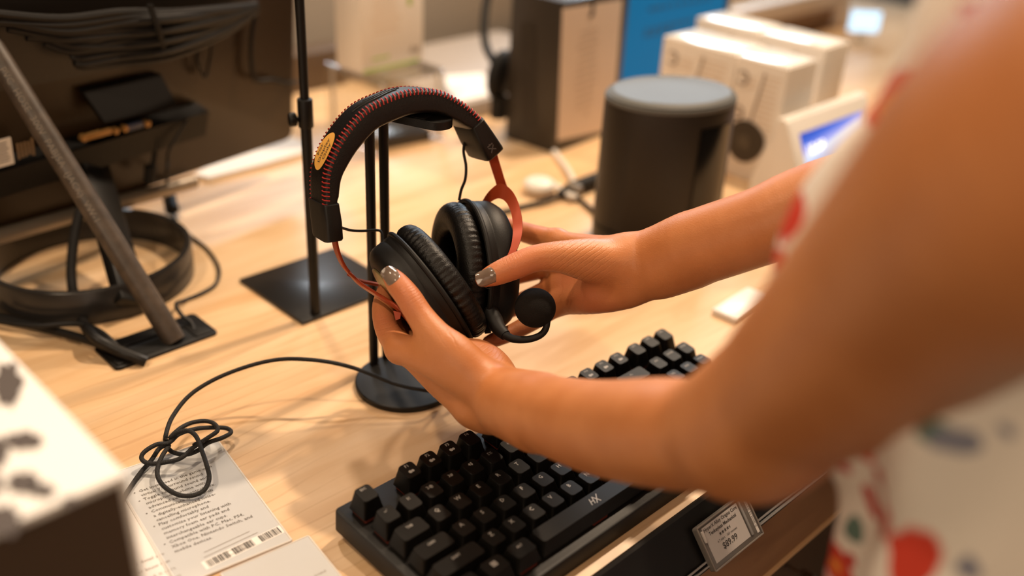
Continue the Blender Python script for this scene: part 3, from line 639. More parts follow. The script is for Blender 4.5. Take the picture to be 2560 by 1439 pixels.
# framed board standing on the table at the far right, added glowing panel beyond it
fy = .62; w0_, w1_ = BY(1845, 60, fy), BY(2090, 15, fy); zt2 = (w0_.z+w1_.z)/2; xa, xb = w0_.x, w1_.x
t = thing('framed_board', 'blurred brown board in a beige frame standing beyond the white cartons', 'board', ((xa+xb)/2, fy, 0))
b = B(); box(b, ((xa+xb)/2, fy+.012, zt2/2+.0005), (xb-xa, .016, zt2), bev=.002); obj('brown_panel', b, mat('far_panel', (.22, .115, .05), .4), t)
b = B(); box(b, ((xa+xb)/2, fy, zt2+.016), (xb-xa+.06, .03, .036), bev=.004); box(b, (xb+.02, fy, zt2/2), (.045, .03, zt2-.001), bev=.004); box(b, (xa-.012, fy, zt2/2), (.024, .03, zt2-.001), bev=.004); obj('beige_frame', b, mat('far_beige', (.66, .56, .47), .5), t)
c = BD(2160, 52, 2.05); b = B(); box(b, c, (.07, .012, .05), rotz(-.8), bev=.003)  # glowing panel added to give a bluish-white bright spot
t = thing('glow_panel', 'small bluish-white glowing panel added for a bright blur far behind, near the upper arm', 'screen', V((c.x, c.y, 0)))
obj('glow_panel_body', b, WHITEP, t); A_t = rotz(-.8); b = B(); quad(b, c-A_t[1]*.0066, .062, .042, (A_t[0], Z, -A_t[1])); obj('lit_face', b, mat('lit_blue_white', (.1, .1, .1), .3, emit=(.55, .80, 1.0), estr=1.6), t, recalc=False)
b = B(); cyl(b, V((c.x, c.y, .0006)), c-Z*.02, .008, 16); obj('glow_panel_foot', b, WHITEP, t)
# ================================================================== keyboard
KT = .060; kcs, ksn = math.cos(KT), math.sin(KT)
def KB(x, y, z): return V((x, -.1+(y+.1)*kcs-z*ksn, (y+.1)*ksn+z*kcs+.0018))
KAX = (X, V((0, kcs, ksn)), V((0, -ksn, kcs)))
U_ = .01905
t = thing('keyboard', 'black mechanical keyboard without number pad lying along the front edge of the table', 'keyboard', KB(.17, -.055, 0))
b = B(); x0, x1, y0, y1 = -.0065, .3535, -.1225, .0120
slab(b, KB((x0+x1)/2, (y0+y1)/2, .0005), x1-x0, y1-y0, .0172, KAX, .004, .0012); obj('case', b, mat('kb_case', (.005, .0042, .0037), .48, spec=.3, bump=.1, bscale=900), t)
b = B()
for fx in (.02, .33): slab(b, KB(fx, .004, -.0058), .022, .008, .0062, KAX, .002)
obj('foot', b, BLKR, t)
KEYM = mat('keycap', (.0045, .0039, .0034), .34, bump=.04, bscale=1200, spec=.13); LEGM = mat('legend', (.30, .28, .26), .5); SWM = mat('switch_red', (.16, .030, .018), .25, .2)  # SWM: red LED glow at the key bases put into the switch colour
rows_ = [0, 1.271, 2.271, 3.271, 4.271, 5.271]
rowc = [-.0050-r*U_ for r in rows_]; ztop = [.0350, .0340, .0320, .0308, .0308, .0312]
lay = []
for i, (s_, x_) in enumerate(zip(['ESC', 'F1', 'F2', 'F3', 'F4', 'F5', 'F6', 'F7', 'F8', 'F9', 'F10', 'F11', 'F12'], [.5, 2.5, 3.5, 4.5, 5.5, 7, 8, 9, 10, 11.5, 12.5, 13.5, 14.5])): lay.append((s_, x_, 0, 1))
for i, s_ in enumerate(['~`', '1!', '2@', '3#', '4$', '5%', '6^', '7&', '8*', '9(', '0)', '-_', '=+']): lay.append((s_, .5+i, 1, 1))
lay.append(('<-', 14, 1, 2)); lay.append(('TAB', .75, 2, 1.5))
for i, s_ in enumerate('QWERTYUIOP[]'): lay.append((s_, 2+i, 2, 1))
lay.append(('\\', 14.25, 2, 1.5)); lay.append(('CAPS', .875, 3, 1.75))
for i, s_ in enumerate("ASDFGHJKL;'"): lay.append((s_, 2.25+i, 3, 1))
lay.append(('ENTER', 13.875, 3, 2.25)); lay.append(('SHIFT', 1.125, 4, 2.25))
for i, s_ in enumerate('ZXCVBNM,./'): lay.append((s_, 2.75+i, 4, 1))
lay.append(('SHIFT', 13.625, 4, 2.75))
for s_, x_, w_ in (('CTRL', .625, 1.25), ('WIN', 1.875, 1.25), ('ALT', 3.125, 1.25), ('HX', 6.875, 6.25), ('ALT', 10.625, 1.25), ('FN', 11.875, 1.25), ('MENU', 13.125, 1.25), ('CTRL', 14.375, 1.25)): lay.append((s_, x_, 5, w_))
for r_, ss in ((0, ('PRT', 'SCR', 'PAU')), (1, ('INS', 'HOME', 'PGUP')), (2, ('DEL', 'END', 'PGDN'))):
    for i, s_ in enumerate(ss): lay.append((s_, 15.75+i, r_, 1))
lay += [('^', 16.75, 4, 1), ('<', 15.75, 5, 1), ('v', 16.75, 5, 1), ('>', 17.75, 5, 1)]
for s_, ux, r_, w_ in lay:
    cx, cy = ux*U_, rowc[r_]; zt = ztop[r_]; z0 = .0212; kw = w_*U_-.0011; kd_ = U_-.0011
    tw, tdp = kw-.0054, kd_-.0046; sh = .0012 if r_ < 3 else .0006
    b = B(); rings = []
    for z, f in ((z0, 0), (z0+(zt-z0)*.5, .52), (zt-.0012, .92), (zt-.0003, .985), (zt, 1.08)):
        w2, d2 = kw+(tw-kw)*f, kd_+(tdp-kd_)*f; rr = .0012+.0014*f
        rings.append([KB(cx+px, cy+py+sh*f, z+(py*{0: .10, 1: .07, 2: .02}.get(r_, -.03))*f) for px, py in rrect(w2, d2, rr, 4)])
    loft(b, rings); kc = obj('keycap', b, KEYM, t, smooth=22)
    b = B(); sl = {0: .10, 1: .07, 2: .02}.get(r_, -.03)
    LAX = (X, (KAX[1]+KAX[2]*sl).normalized(), KAX[2]); lift = .00006
    def LP(dx, dy): return KB(cx+dx, cy+sh+dy, zt+dy*sl-.0002+lift+.0002)
    if s_ == 'WIN':
        for i in (-1, 1):
            for j in (-1, 1): quad(b, LP(i*.0011, .0012+j*.0011), .0019, .0019, LAX, .0001)
    elif s_ == 'HX':
        for p, q, w2 in (((-.0045, -.0028), (-.0020, .0028), .0007), ((-.0015, -.0028), (.0010, .0028), .0007), ((-.0034, 0), (.0000, 0), .0007), ((.0000, -.0034), (.0062, .0036), .0007), ((.0010, .0032), (.0040, -.0034), .0009)):
            pp, qq = LP(*p)+KAX[2]*.0001, LP(*q)+KAX[2]*.0001; d_ = (qq-pp).normalized(); sd = d_.cross(KAX[2]); add_mesh(b, [pp-sd*w2/2, qq-sd*w2/2, qq+sd*w2/2, pp+sd*w2/2], [(3, 2, 1, 0)])
    else:
        sz = .0047 if len(s_) == 1 else (.0036 if len(s_) == 2 else .0028)
        fy = .0038 if r_ == 0 else (.0026 if r_ < 5 else .0020)
        text(b, s_, sz, LP(0, fy), LAX, th=.0001, res=1, bold=.00004)
        if s_ in ('F1', 'F2', 'F3', 'F6', 'F7', 'F8', 'F9', 'F10', 'F11', 'F12'):
            for ox, rr in ((-.0010, .0014), (.0012, .0011)):
                p = [LP(ox+rr*math.cos(2*math.pi*k/12), -.0018+rr*math.sin(2*math.pi*k/12))+KAX[2]*.0001 for k in range(12)]; b.faces.new([b.verts.new(v) for v in p])
    obj('legend', b, LEGM, kc, recalc=False, smooth=None)
    b = B()
    for i in range(1): box(b, KB(cx, cy-.0005, .0195), (.0152, .0158, .0036), KAX, bev=.0006, seg=1)
    obj('switch', b, SWM, kc)

# ================================================================== information cards
def card(name, TLp, TRp, BRp, label, m):
    tl, tr, br = BZ(*TLp), BZ(*TRp), BZ(*BRp); e = (tr-tl).normalized(); f = (tr-br); f = (f-e*f.dot(e)); h = f.length; f.normalize(); w = (tr-tl).length
    c = (tl+br)/2; c = tr-e*w/2-f*h/2
    t = thing(name, label, 'card', c, 'information cards on the table')
    b = B(); slab(b, V((c.x, c.y, .0004)), w, h, .0012, (e, f, Z), .0015); obj('card_sheet', b, m, t)
    b = B()
    for cx, cy, sx, sy in ((0, .5, w, .0014), (0, -.5, w, .0014), (.5, 0, .0014, h), (-.5, 0, .0014, h)): box(b, c+e*(cx*w)+f*(cy*h)+Z*.0012, (sx, sy, .0017), (e, f, Z), bev=.0004, seg=1)
    obj('sleeve_edge', b, mat('sleeve', (.72, .68, .64), .15), t, label='clear sleeve edge')
    return t, c, e, f, w, h
CZ = .00172
t, c, e, f, w, h = card('information_card', (279, 1187), (541, 1099), (763, 1340), 'grey card with a bulleted text and barcode under the knotted cable', GREYP)
b = B(); CAX = (e, f, Z); p0 = BZ(347, 1228, CZ); pend = BZ(471, 1365, CZ); lines = ['Get immersed in the game with', 'virtual 7.1 surround sound', 'Toggle surround sound and', 'microphone volume with', 'advanced audio control box.', 'Communicate clearly with', 'a digitally-enhanced noise-', 'cancelling microphone.', 'Play comfortably and', 'customize your listening with', 'memory foam ear pads and', 'interchangeable ear cups.', 'Compatible with PC, Mac, PS4,', 'Xbox One, Nintendo Switch, and', 'mobile devices.']
step = (pend-p0).dot(-f)/14; wl = (BZ(529, 1151, CZ)-p0).dot(e)
for i, s_ in enumerate(lines):
    q = p0-f*(step*i); text(b, s_, wl/13.4, V((q.x, q.y, CZ)), CAX, 'LEFT', res=1, bold=.00003)
    if i in (0, 2, 5, 8, 12):
        k = q-e*.0030; ring = [V((k.x, k.y, CZ+.0001))+e*(.0006*math.cos(a))+f*(.0006*math.sin(a)) for a in [2*math.pi*j/10 for j in range(10)]]; b.faces.new([b.verts.new(v) for v in ring])
obj('card_text', b, mat('ink_soft', (.13, .115, .10), .7), t, recalc=False)
q0_, q1_ = BZ(515, 1411, CZ), BZ(702, 1322, CZ); bw_ = (q1_-q0_).length; be = (q1_-q0_).normalized(); bf = Z.cross(be)
b = B(); quad(b, V(((q0_+q1_)/2).to_tuple()), bw_*1.06, .0085, (be, bf, Z), -.00004); obj('barcode_ground', b, PAPER, t, recalc=False)
b = B(); s_ = .001
while s_ < bw_-.001:
    ww = random.choice((.0003, .0005, .0009)); 
    if not (.30 < s_/bw_ < .34 or .62 < s_/bw_ < .70): quad(b, q0_+be*(s_+ww/2), ww, .0070, (be, bf, Z), .0001)
    s_ += ww+random.choice((.0003, .0004, .0006))
obj('barcode', b, INK, t, recalc=False)
b = B()
for k in range(4): quad(b, BZ(500+k*10, 1385+k*8, CZ)+be*(.020), (.034, .040, .024, .016)[k], .0004, (be, bf, Z), .0001)
obj('fine_print', b, INKB, t, recalc=False)
t, c, e, f, w, h = card('information_card', (60, 1265), (281, 1189), (560, 1545), 'white card lying left of the grey card, beside the big white box', PAPER)
b = B()
for k, s_ in enumerate(('Hear every detail you', 'never knew that', 'you missed, it can’t', 'be beat for comfort')):
    q = BZ(410+k*14, 1382+k*18, CZ); text(b, s_, .0040, q, (e, f, Z), 'RIGHT', res=1)
obj('card_text', b, INKB, t, recalc=False)
t, c, e, f, w, h = card('information_card', (552, 1437), (771, 1343), (905, 1475), 'pale card at the bottom edge of the picture, below the grey card', GREYP)
b = B(); q = BZ(800, 1432, CZ); text(b, 'sound', .0035, q, (e, f, Z), res=1); obj('card_text', b, INKB, t, recalc=False)

# big box close by at the lower left
fz = .21; fc_ = BZ(312, 1187, fz); fr_ = BZ(0, 845, fz)
bx1, by0 = (fc_.x+fr_.x)/2, fc_.y
t = thing('product_box', 'large white box with dark printed picture, blurred at the lower left corner', 'box', (bx1-.14, by0+.12, 0))
b = B(); box(b, (bx1-.14, by0+.12, fz/2+.0004), (.28, .24, fz), bev=.0015); obj('carton', b, mat('fg_white', (.80, .77, .74), .5), t)
b = B(); quad(b, (bx1-.14, by0-.0004, fz/2), .272, fz*.97, (X, Z, -Y)); obj('front_sheet', b, mat('fg_brown', (.085, .052, .033), .5), t, recalc=False)  # dark brown sheet over nearly the whole front face
b = B()
for px, py, rx, ry in ((20, 960, 34, 55), (60, 1100, 50, 22), (-10, 1130, 30, 40), (60, 1205, 42, 28), (110, 1225, 30, 18), (10, 1300, 45, 40), (175, 1250, 20, 12), (-40, 1210, 50, 35)):
    p = [BZ(px+rx*math.cos(2*math.pi*k/20)*(1+.2*math.sin(3*k+px)), py+ry*math.sin(2*math.pi*k/20)*(1+.2*math.cos(2*k+py)), fz+.001) for k in range(20)]; b.faces.new([b.verts.new(v) for v in p])
obj('top_print', b, mat('fg_print', (.07, .055, .05), .6), t)
for f_ in []: pass

# ================================================================== headphone stand
SB = V((.1535, .1290, 0)); t = thing('headphone_stand', 'black headphone stand with a round base and twin poles carrying the headset', 'headphone stand', SB)
b = B(); loft(b, [[SB+V((r*math.cos(2*math.pi*k/80), r*math.sin(2*math.pi*k/80), z)) for k in range(80)] for r, z in ((.0436, .0004), (.0440, .0010), (.0440, .0048), (.0434, .0054), (.0425, .0056))]); obj('base', b, BLKM, t)
HQ = V((.170, .132, .252))
hw_ = CV(.463, -.224, .858)
hd = V((.34, -.94, 0)).normalized(); hs = V((hd.y, -hd.x, 0)); HZ = .2360
for P in (V((.1478, .1672, 0)), V((.1632, .1690, 0))):
    b = B(); cyl(b, P+Z*.0055, V((P.x, P.y, HZ)), .0041, 24); obj('pole', b, BLKM, t)
hp = V((.1547, .1686, HZ)); b = B(); L_ = .068; Wd = .024
out = [hp-hd*.004+hs*(Wd/2), hp-hd*.004-hs*(Wd/2)] + [hp+hd*(L_-Wd/2)+hd*(math.sin(a)*Wd/2)-hs*(math.cos(a)*Wd/2) for a in [math.pi*k/14 for k in range(15)]]
ctr = sum(out, V((0, 0, 0)))/len(out)
loft(b, [out, [p+Z*.0062 for p in out], [p.lerp(ctr, .03)+Z*.0068 for p in out]]); hg = obj('hanger', b, BLKM, t, smooth=30)
b = B(); slab(b, hp+hd*(L_*.44)+Z*.0067, L_*.62, Wd*.86, .0006, (hd, hs*-1, Z), .001); obj('grip_pad', b, BLKR, hg)

# ================================================================== headset
def HP_(px, py, off=0.0): return BP(px, py, HQ+hw_*off, hw_)
t = thing('gaming_headset', 'black gaming headset with red stitching and orange yokes, held by both hands', 'headset', HP_(1075, 860))
HWID = .0195
Fpx = [(813, 518), (813, 445), (829, 390), (862, 331), (911, 276), (966, 246), (1030, 226), (1098, 227), (1153, 252), (1192, 282), (1212, 306)]
Fe = bez([HP_(px, py, HWID) for px, py in Fpx], 10)
cenB = HP_(1020, 470, 0)
def band_frames(P):
    out = []
    for i, p in enumerate(P):
        T = (P[min(i+1, len(P)-1)]-P[max(i-1, 0)]).normalized(); n = hw_.cross(T).normalized()
        if n.dot(p-cenB) < 0: n = -n
        out.append((p, T, n))
    return out
FR = band_frames(Fe)
def bsec(p, n, hw2, th, rnd, m=28):
    out = []
    for k in range(m):
        a = 2*math.pi*k/m; c_, s_ = math.cos(a), math.sin(a)
        x = math.copysign(abs(c_)**rnd, c_)*hw2; y = math.copysign(abs(s_)**rnd, s_)*th/2
        out.append(p-hw_*HWID+hw_*x+n*(y-th/2+.0008))
    return out
N_ = len(FR); b = B(); rings = []
for i, (p, T, n) in enumerate(FR):
    s_ = i/(N_-1); th = .0118+.0078*math.sin(math.pi*min(max(s_, .0), 1))**.8
    if s_ < .03 or s_ > .97: th *= .94
    rings.append(bsec(p, n, HWID+.0002, th, .42))
loft(b, rings); hb = obj('headband', b, LEATH, t, smooth=60)
for side, nm in ((1, 'red stitching on the front seam'), (-1, 'red stitching on the rear seam')):
    b = B(); arc = [0]
    for i in range(1, N_): arc.append(arc[-1]+(Fe[i]-Fe[i-1]).length)
    ns = 58
    for k in range(ns):
        s_ = arc[-1]*(k+.5)/ns; i = max(j for j in range(N_) if arc[j] <= s_); i = min(i, N_-2); u_ = (s_-arc[i])/(arc[i+1]-arc[i])
        p = Fe[i].lerp(Fe[i+1], u_); _, T, n = FR[i]; p = p-(hw_*(2*HWID) if side < 0 else V((0, 0, 0)))
        wv = hw_*side; r_ = .0011
        q = [p+n*.0007-wv*.0044+T*.0004, p+n*.0003-wv*.0020, p-n*.0009-wv*.0002, p-n*.0036+wv*.0001-T*.0004]
        tube(b, bez(q, 3), .00048, 5)
    # seam ridge
    obj('stitching', b, REDT, hb, label=nm)
# top embossing
b = B(); 
for (i0, i1, w_, off) in ((38, 58, .0012, -.003), (40, 60, .0012, -.009), (44, 56, .0016, -.014)):
    pts = [FR[i][0]-hw_*HWID+hw_*(off+.010+.003*math.sin(i*.3))+FR[i][2]*.0010 for i in range(i0, i1)]
    tube(b, pts, .0009, 6)
obj('embossed_mark', b, LEATH, hb)
# sticker
def at_arc(px, py):
    q = HP_(px, py, HWID); i = min(range(N_), key=lambda j: (Fe[j]-q).length); return i
ic = at_arc(832, 385); 
def stick(a_, c_, lift):       # a_ along the band (upwards), c_ across (towards the front), metres
    s0 = arc[ic]+a_; i = max(j for j in range(N_) if arc[j] <= max(0, s0)); i = min(i, N_-2); u_ = (s0-arc[i])/(arc[i+1]-arc[i])
    p = Fe[i].lerp(Fe[i+1], u_); n = FR[i][2].lerp(FR[i+1][2], u_).normalized(); return p-hw_*HWID+hw_*c_+n*(.0012+lift)
b = B(); rows = []
for r_ in range(9):
    f_ = r_/8; rows.append([stick((.0150*f_)*math.cos(2*math.pi*k/40), .0010+.0140*f_*math.sin(2*math.pi*k/40), 0) for k in range(40)])
cv = b.verts.new(rows[0][0]); R_ = [[b.verts.new(p) for p in r] for r in rows[1:]]
for k in range(40): b.faces.new((cv, R_[0][k], R_[0][(k+1) % 40]))
for i in range(len(R_)-1):
    for k in range(40): b.faces.new((R_[i][k], R_[i+1][k], R_[i+1][(k+1) % 40], R_[i][(k+1) % 40]))
sk = obj('display_sticker', b, mat('sticker_orange', (.80, .42, .085), .5), hb, label='orange oval sticker reading For Display Only')
b = B(); text(b, 'For', .0066, V((0, 0, 0)), (X, Y, Z)); bmesh.ops.translate(b, vec=(0, .0074, 0), verts=b.verts)
b2 = B(); text(b2, 'Display', .0066, V((0, 0, 0)), (X, Y, Z)); merge(b, b2); b2 = B(); text(b2, 'Only', .0066, V((0, -.0074, 0)), (X, Y, Z)); merge(b, b2)
for v in b.verts: v.co = stick(v.co.x, .0010-v.co.y*1.0, .0004)
obj('sticker_text', b, INK, sk, recalc=False, smooth=None)
# sliders
def slider(p0, p1, q0, q1, th0, th1, nm):
    """outer-front edge p0->p1; sleeve around the band end"""
    a, c_ = HP_(*p0, HWID), HP_(*p1, HWID); d_ = (c_-a).normalized(); n = hw_.cross(d_).normalized()
    if n.dot(a-cenB) < 0: n = -n
    b = B(); rings = []
    for s_, k in ((0, .95), (.03, 1.02), (.5, 1.04), (.94, 1.0), (.985, .95), (1.0, .86)):
        p = a.lerp(c_, s_); th = th0+(th1-th0)*s_
        cc_ = p-hw_*HWID+n*.0018; sec = bsec(p+n*.0014, n, (HWID+.0012)*k, (th+.002)*k, .36); rings.append(sec)
    loft(b, rings); o = obj('slider', b, mat('slider_black', (.0065, .0055, .0047), .5, spec=.3, bump=.1, bscale=1200), t, smooth=50, label=nm); return a, c_, n, d_
sl = slider((813, 512), (823, 608), 0, 0, .0115, .0125, 'left end sleeve of the headband'); sr = slider((1206, 298), (1259, 374), 0, 0, .0115, .0170, 'right end sleeve of the headband')
b = B(); text(b, 'HX', .0072, sr[0].lerp(sr[1], .66)-sr[2]*.008+hw_*.0016, ((sr[3]), -sr[2] if False else sr[2], hw_), th=.0002, bold=.0002); obj('slider_logo', b, mat('logo_dim', (.06, .054, .05), .5), t, recalc=False, smooth=None)

# ear cups
def cup(ctr, a, e1, R1, R2, depth, name_label, plate_m, plate_label):
    a = a.normalized(); e1 = (e1-a*e1.dot(a)).normalized(); e2 = a.cross(e1).normalized()
    if (RM.transposed() @ e2).z < 0: e2 = -e2
    def ring(k, z, n=96, add=0): return [ctr+e1*((R1*k+add)*math.cos(2*math.pi*i/n))+e2*((R2*k+add)*math.sin(2*math.pi*i/n))+a*z for i in range(n)]
    b = B(); loft(b, [ring(1.0, .0005), ring(1.0, -.004), ring(.985, -.0052), ring(.985, -.0062), ring(.995, -.0072), ring(.988, -.0150), ring(.965, -.0185), ring(.90, -depth+.0018), ring(.82, -depth), ring(.78, -depth-.0002), ring(.1, -depth-.0004)])
    sh = obj('ear_cup', b, mat('cup_shell', (.0055, .0045, .0038), .5, spec=.3, bump=.08, bscale=1000), t, smooth=40, label=name_label)
    b = B(); loft(b, [ring(.74, -depth-.0004), ring(.74, -depth-.0016), ring(.70, -depth-.0022), ring(.05, -depth-.0022)]); obj('cup_plate', b, plate_m, sh, label=plate_label)
    b = B(); tb = []
    for i in range(120):
        q = 2*math.pi*i/120; tb.append(ctr+e1*((R1+.0002)*math.cos(q))+e2*((R2+.0002)*math.sin(q))+a*.0022)
    tube(b, tb, .0021, 10, closed=True); obj('cup_rim', b, BLKR, sh)
    # cushion with gathered leather
    b = B(); rings = []; n1, n2 = 300, 28; random.seed(int(R1*1e5)+int(ctr.x*1e5)); ph = [random.uniform(0, 6.28) for _ in range(8)]
    for i in range(n1):
        q = 2*math.pi*i/n1; c_, s_ = math.cos(q), math.sin(q)
        rad = (e1*(c_*R1)+e2*(s_*R2)); rl_ = rad.length; rn = rad.normalized()
        g = math.sin(q*66+1.6*math.sin(q*5+ph[0])+1.1*math.sin(q*9+ph[1])); g2 = math.sin(q*43+2*math.sin(q*4+ph[2])); rg = []
        for j in range(n2):
            p_ = 2*math.pi*j/n2; x, y = math.cos(p_), math.sin(p_)   # x outward, y along the axis
            wr = max(0, x)*max(0, .9-y*1.1)*.55+.06*max(0, .5-x)
            amp = (.0005*g+.00035*g2)*min(1, wr)
            X_ = math.copysign(abs(x)**.85, x)*.0118+x*amp; Y_ = math.copysign(abs(y)**.85, y)*.0098+y*amp*.5
            rg.append(ctr+rn*(rl_-.0122+X_)+a*(.0128+Y_))
        rings.append(rg)
    loft(b, rings, cap=False, closed=True); obj('ear_pad', b, LEATH, sh, smooth=80)
    b = B(); loft(b, [ring(.84, .004), ring(.80, .0048), ring(.05, .0042)]); obj('ear_lining', b, mat('lining', (.006, .0055, .005), .95), sh)
    return a, e1, e2
LC, RC = BD(1070, 727, .772), BD(1180, 668, .803)
OLIVE = mat('olive_metal', (.30, .235, .10), .38, .55)
L_a = cup(LC, CV(.785, .585, -.20), CV(.605, -.796, 0), .0520, .0445, .0235, 'left ear cup', OLIVE, 'olive metallic outer plate')
R_a = cup(RC, CV(-.91, -.085, .39), CV(.089, -.996, 0), .0535, .0450, .0255, 'right ear cup', OLIVE, 'olive metallic outer plate')

# yokes
def ribbon(bm, pts, wid, wdir, th, n=8):
    P = bez(pts, n); m = len(P); ws = lerp_list(wid, m); rings = []
    for i, p in enumerate(P):
        T = (P[min(i+1, m-1)]-P[max(i-1, 0)]).normalized(); w = (wdir[0]+(wdir[1]-wdir[0])*(i/(m-1))); w = (w-T*w.dot(T)).normalized(); n_ = T.cross(w)
        h_, k = ws[i]/2, th/2; rings.append([p+w*x+n_*y for x, y in ((-h_, -k*.6), (-h_+k*.4, -k), (h_-k*.4, -k), (h_, -k*.6), (h_, k*.6), (h_-k*.4, k), (-h_+k*.4, k), (-h_, k*.6))])
    loft(bm, rings)
b = B(); wl_ = hw_
ribbon(b, [HP_(834, 585, -.001), HP_(842, 625, -.001), HP_(858, 662, 0), HP_(884, 694, 0)], [.011, .010, .009, .0085], (wl_, wl_), .0022)
ribbon(b, [HP_(878, 688, .003), BD(905, 712, .760), BD(945, 738, .748), BD(985, 763, .738), BD(1010, 786, .735), BD(1030, 812, .735)], [.0085, .0075, .0065, .0065, .006, .004], (hw_, CV(0, .6, .8)), .0022)
ribbon(b, [HP_(878, 690, -.003), BD(900, 701, .790), BD(935, 709, .806), BD(970, 716, .822), BD(1000, 724, .828)], [.008, .007, .006, .006, .006], (hw_, hw_), .0022)
c_ = BD(996, 789, .734); prism(b, [BD(984, 776, .7335), BD(1003, 781, .7335), BD(1001, 796, .7335), BD(990, 800, .7335)], CV(0, 0, 1), .0022)
obj('yoke', b, RED, t, smooth=45, label='orange-red left yoke')
b = B()
ribbon(b, [HP_(1220, 355, -.001), HP_(1236, 405, -.001), HP_(1250, 450, -.001), HP_(1256, 470, -.001)], [.0085, .0080, .0078, .0085], (CV(1, .25, 0), CV(1, .25, 0)), .0024)
def plate(bm, outer, inner, th=.0026):
    nrm = CV(-.12, 0, 1); O = bez([BD(*p) for p in outer], 5); I = bez([BD(*p) for p in inner], 5)
    loft(bm, [[o, i, i+nrm*th, o+nrm*th] for o, i in zip(O, I)])
plate(b, [(1197, 545, .824), (1199, 522, .820), (1211, 496, .812), (1228, 474, .806), (1252, 459, .800), (1278, 474, .797), (1296, 506, .791), (1306, 550, .783), (1305, 588, .776), (1294, 622, .768), (1276, 656, .760)],
         [(1203, 546, .822), (1210, 532, .818), (1218, 516, .810), (1230, 503, .805), (1247, 496, .801), (1264, 504, .797), (1277, 527, .790), (1283, 560, .781), (1282, 596, .772), (1274, 628, .766), (1258, 658, .760)])
obj('yoke', b, RED, t, smooth=45, label='orange-red right yoke')
# short leads from sleeves to cups
b = B(); tube(b, bez([HP_(846, 566, -.004), BD(875, 575, .782), BD(905, 577, .785), BD(940, 575, .788), BD(953, 580, .788), BD(957, 600, .786), BD(957, 626, .782)], 8), .0011, 8); obj('cup_lead', b, BLKR, t)
b = B(); tube(b, bez([HP_(1178, 335, -.006), BD(1164, 352, .800), BD(1159, 378, .805), BD(1165, 415, .807), BD(1163, 448, .806), BD(1153, 475, .803), BD(1148, 500, .800)], 8), .0012, 8); obj('cup_lead', b, BLKR, t)
# microphone
b = B(); tube(b, bez([BD(1225, 772, .775), BD(1236, 800, .770), BD(1248, 822, .765), BD(1264, 838, .760)], 6), [.0062, .0066, .0056, .0042], 14); tube(b, bez([BD(1262, 837, .760), BD(1285, 847, .756), BD(1318, 848, .752), BD(1348, 839, .750), BD(1364, 822, .750), BD(1369, 795, .750)], 8), [.0034, .0030, .0027, .0026, .0026, .0027], 12); mb = obj('microphone_boom', b, BLKR, t)
b = B(); ball(b, BD(1338, 769, .752), .0157, 40, 24, s=(1, 1, .95)); obj('foam_cover', b, FOAM, mb, label='round black foam cover')
b = B(); tube(b, [BD(1213, 795, .785), BD(1219, 826, .783)], .0038, 12); tube(b, [BD(1219, 826, .783), BD(1220, 833, .783)], .0026, 10); obj('cable_socket', b, BLKR, t)
# main cable with its knot
zc_ = lambda q, z: BZ(q[0]/2.2522, 800+q[1]/2.2522, z)
pts = [LC+L_a[1]*.050-L_a[0]*.012, BD(1150, 880, .822), BD(1135, 940, .845), BZ(1092, 974, .020), BZ(1040, 971, .022), BZ(985, 958, .026), BZ(930, 936, .032), BZ(880, 918, .038), BZ(820, 904, .044), BZ(750, 897, .046), BZ(690, 899, .044), BZ(620, 915, .040), BZ(540, 946, .034), BZ(475, 987, .028), BZ(432, 1040, .022), BZ(415, 1085, .018)]
k1 = [((935, 690), .012), ((965, 738), .008), ((1040, 756), .007), ((1110, 735), .010), ((1170, 690), .014), ((1250, 662), .012), ((1300, 632), .010), ((1275, 608), .010), ((1190, 604), .012), ((1100, 612), .015), ((1010, 640), .018), ((950, 690), .016)]
k2 = [((880, 700), .017), ((812, 742), .015), ((798, 780), .012), ((840, 806), .010), ((930, 800), .011), ((1020, 775), .013), ((1090, 715), .015), ((1170, 662), .018), ((1225, 620), .018), ((1205, 582), .016), ((1150, 567), .016), ((1075, 578), .018), ((1010, 612), .020)]
k3 = [((960, 660), .018), ((1000, 632), .022), ((1060, 622), .024), ((1105, 655), .023), ((1135, 730), .020), ((1165, 820), .015), ((1178, 890), .010), ((1150, 955), .006), ((1085, 986), .005), ((1010, 984), .005), ((935, 945), .006), ((892, 890), .008), ((888, 830), .010), ((915, 760), .013), ((950, 705), .013), ((900, 720), .010)]
k4 = [((850, 790), .007), ((790, 860), .005), ((735, 940), .004), ((695, 1010), .0036), ((668, 1090), .0036), ((630, 1180), .0036), ((560, 1280), .0036)]
pts += [zc_(q, z) for q, z in k1+k2+k3+k4]
M_BRAID = mat('braided_cable', (.0065, .0053, .0045), .7, bump=.8, bscale=1400)
b = B(); tube(b, bez(pts, 10), .00175, 10); cbl = obj('cable', b, M_BRAID, t, smooth=80, label='black braided headset cable, knotted at its end')
for q, z, rr in (((953, 668), .016, .0032), ((1118, 690), .018, .0034)):
    c_ = zc_(q, z); b = B(); dd = CV(.35, .9, 0) if q[0] < 1000 else CV(-.2, .95, .1); A1, A2 = frame(dd); tube(b, [c_+A1*(rr*1.2*math.cos(2*math.pi*k/24))+A2*(rr*1.2*math.sin(2*math.pi*k/24)) for k in range(24)], .0007, 8, closed=True); obj('cable_tie', b, BLK, cbl)
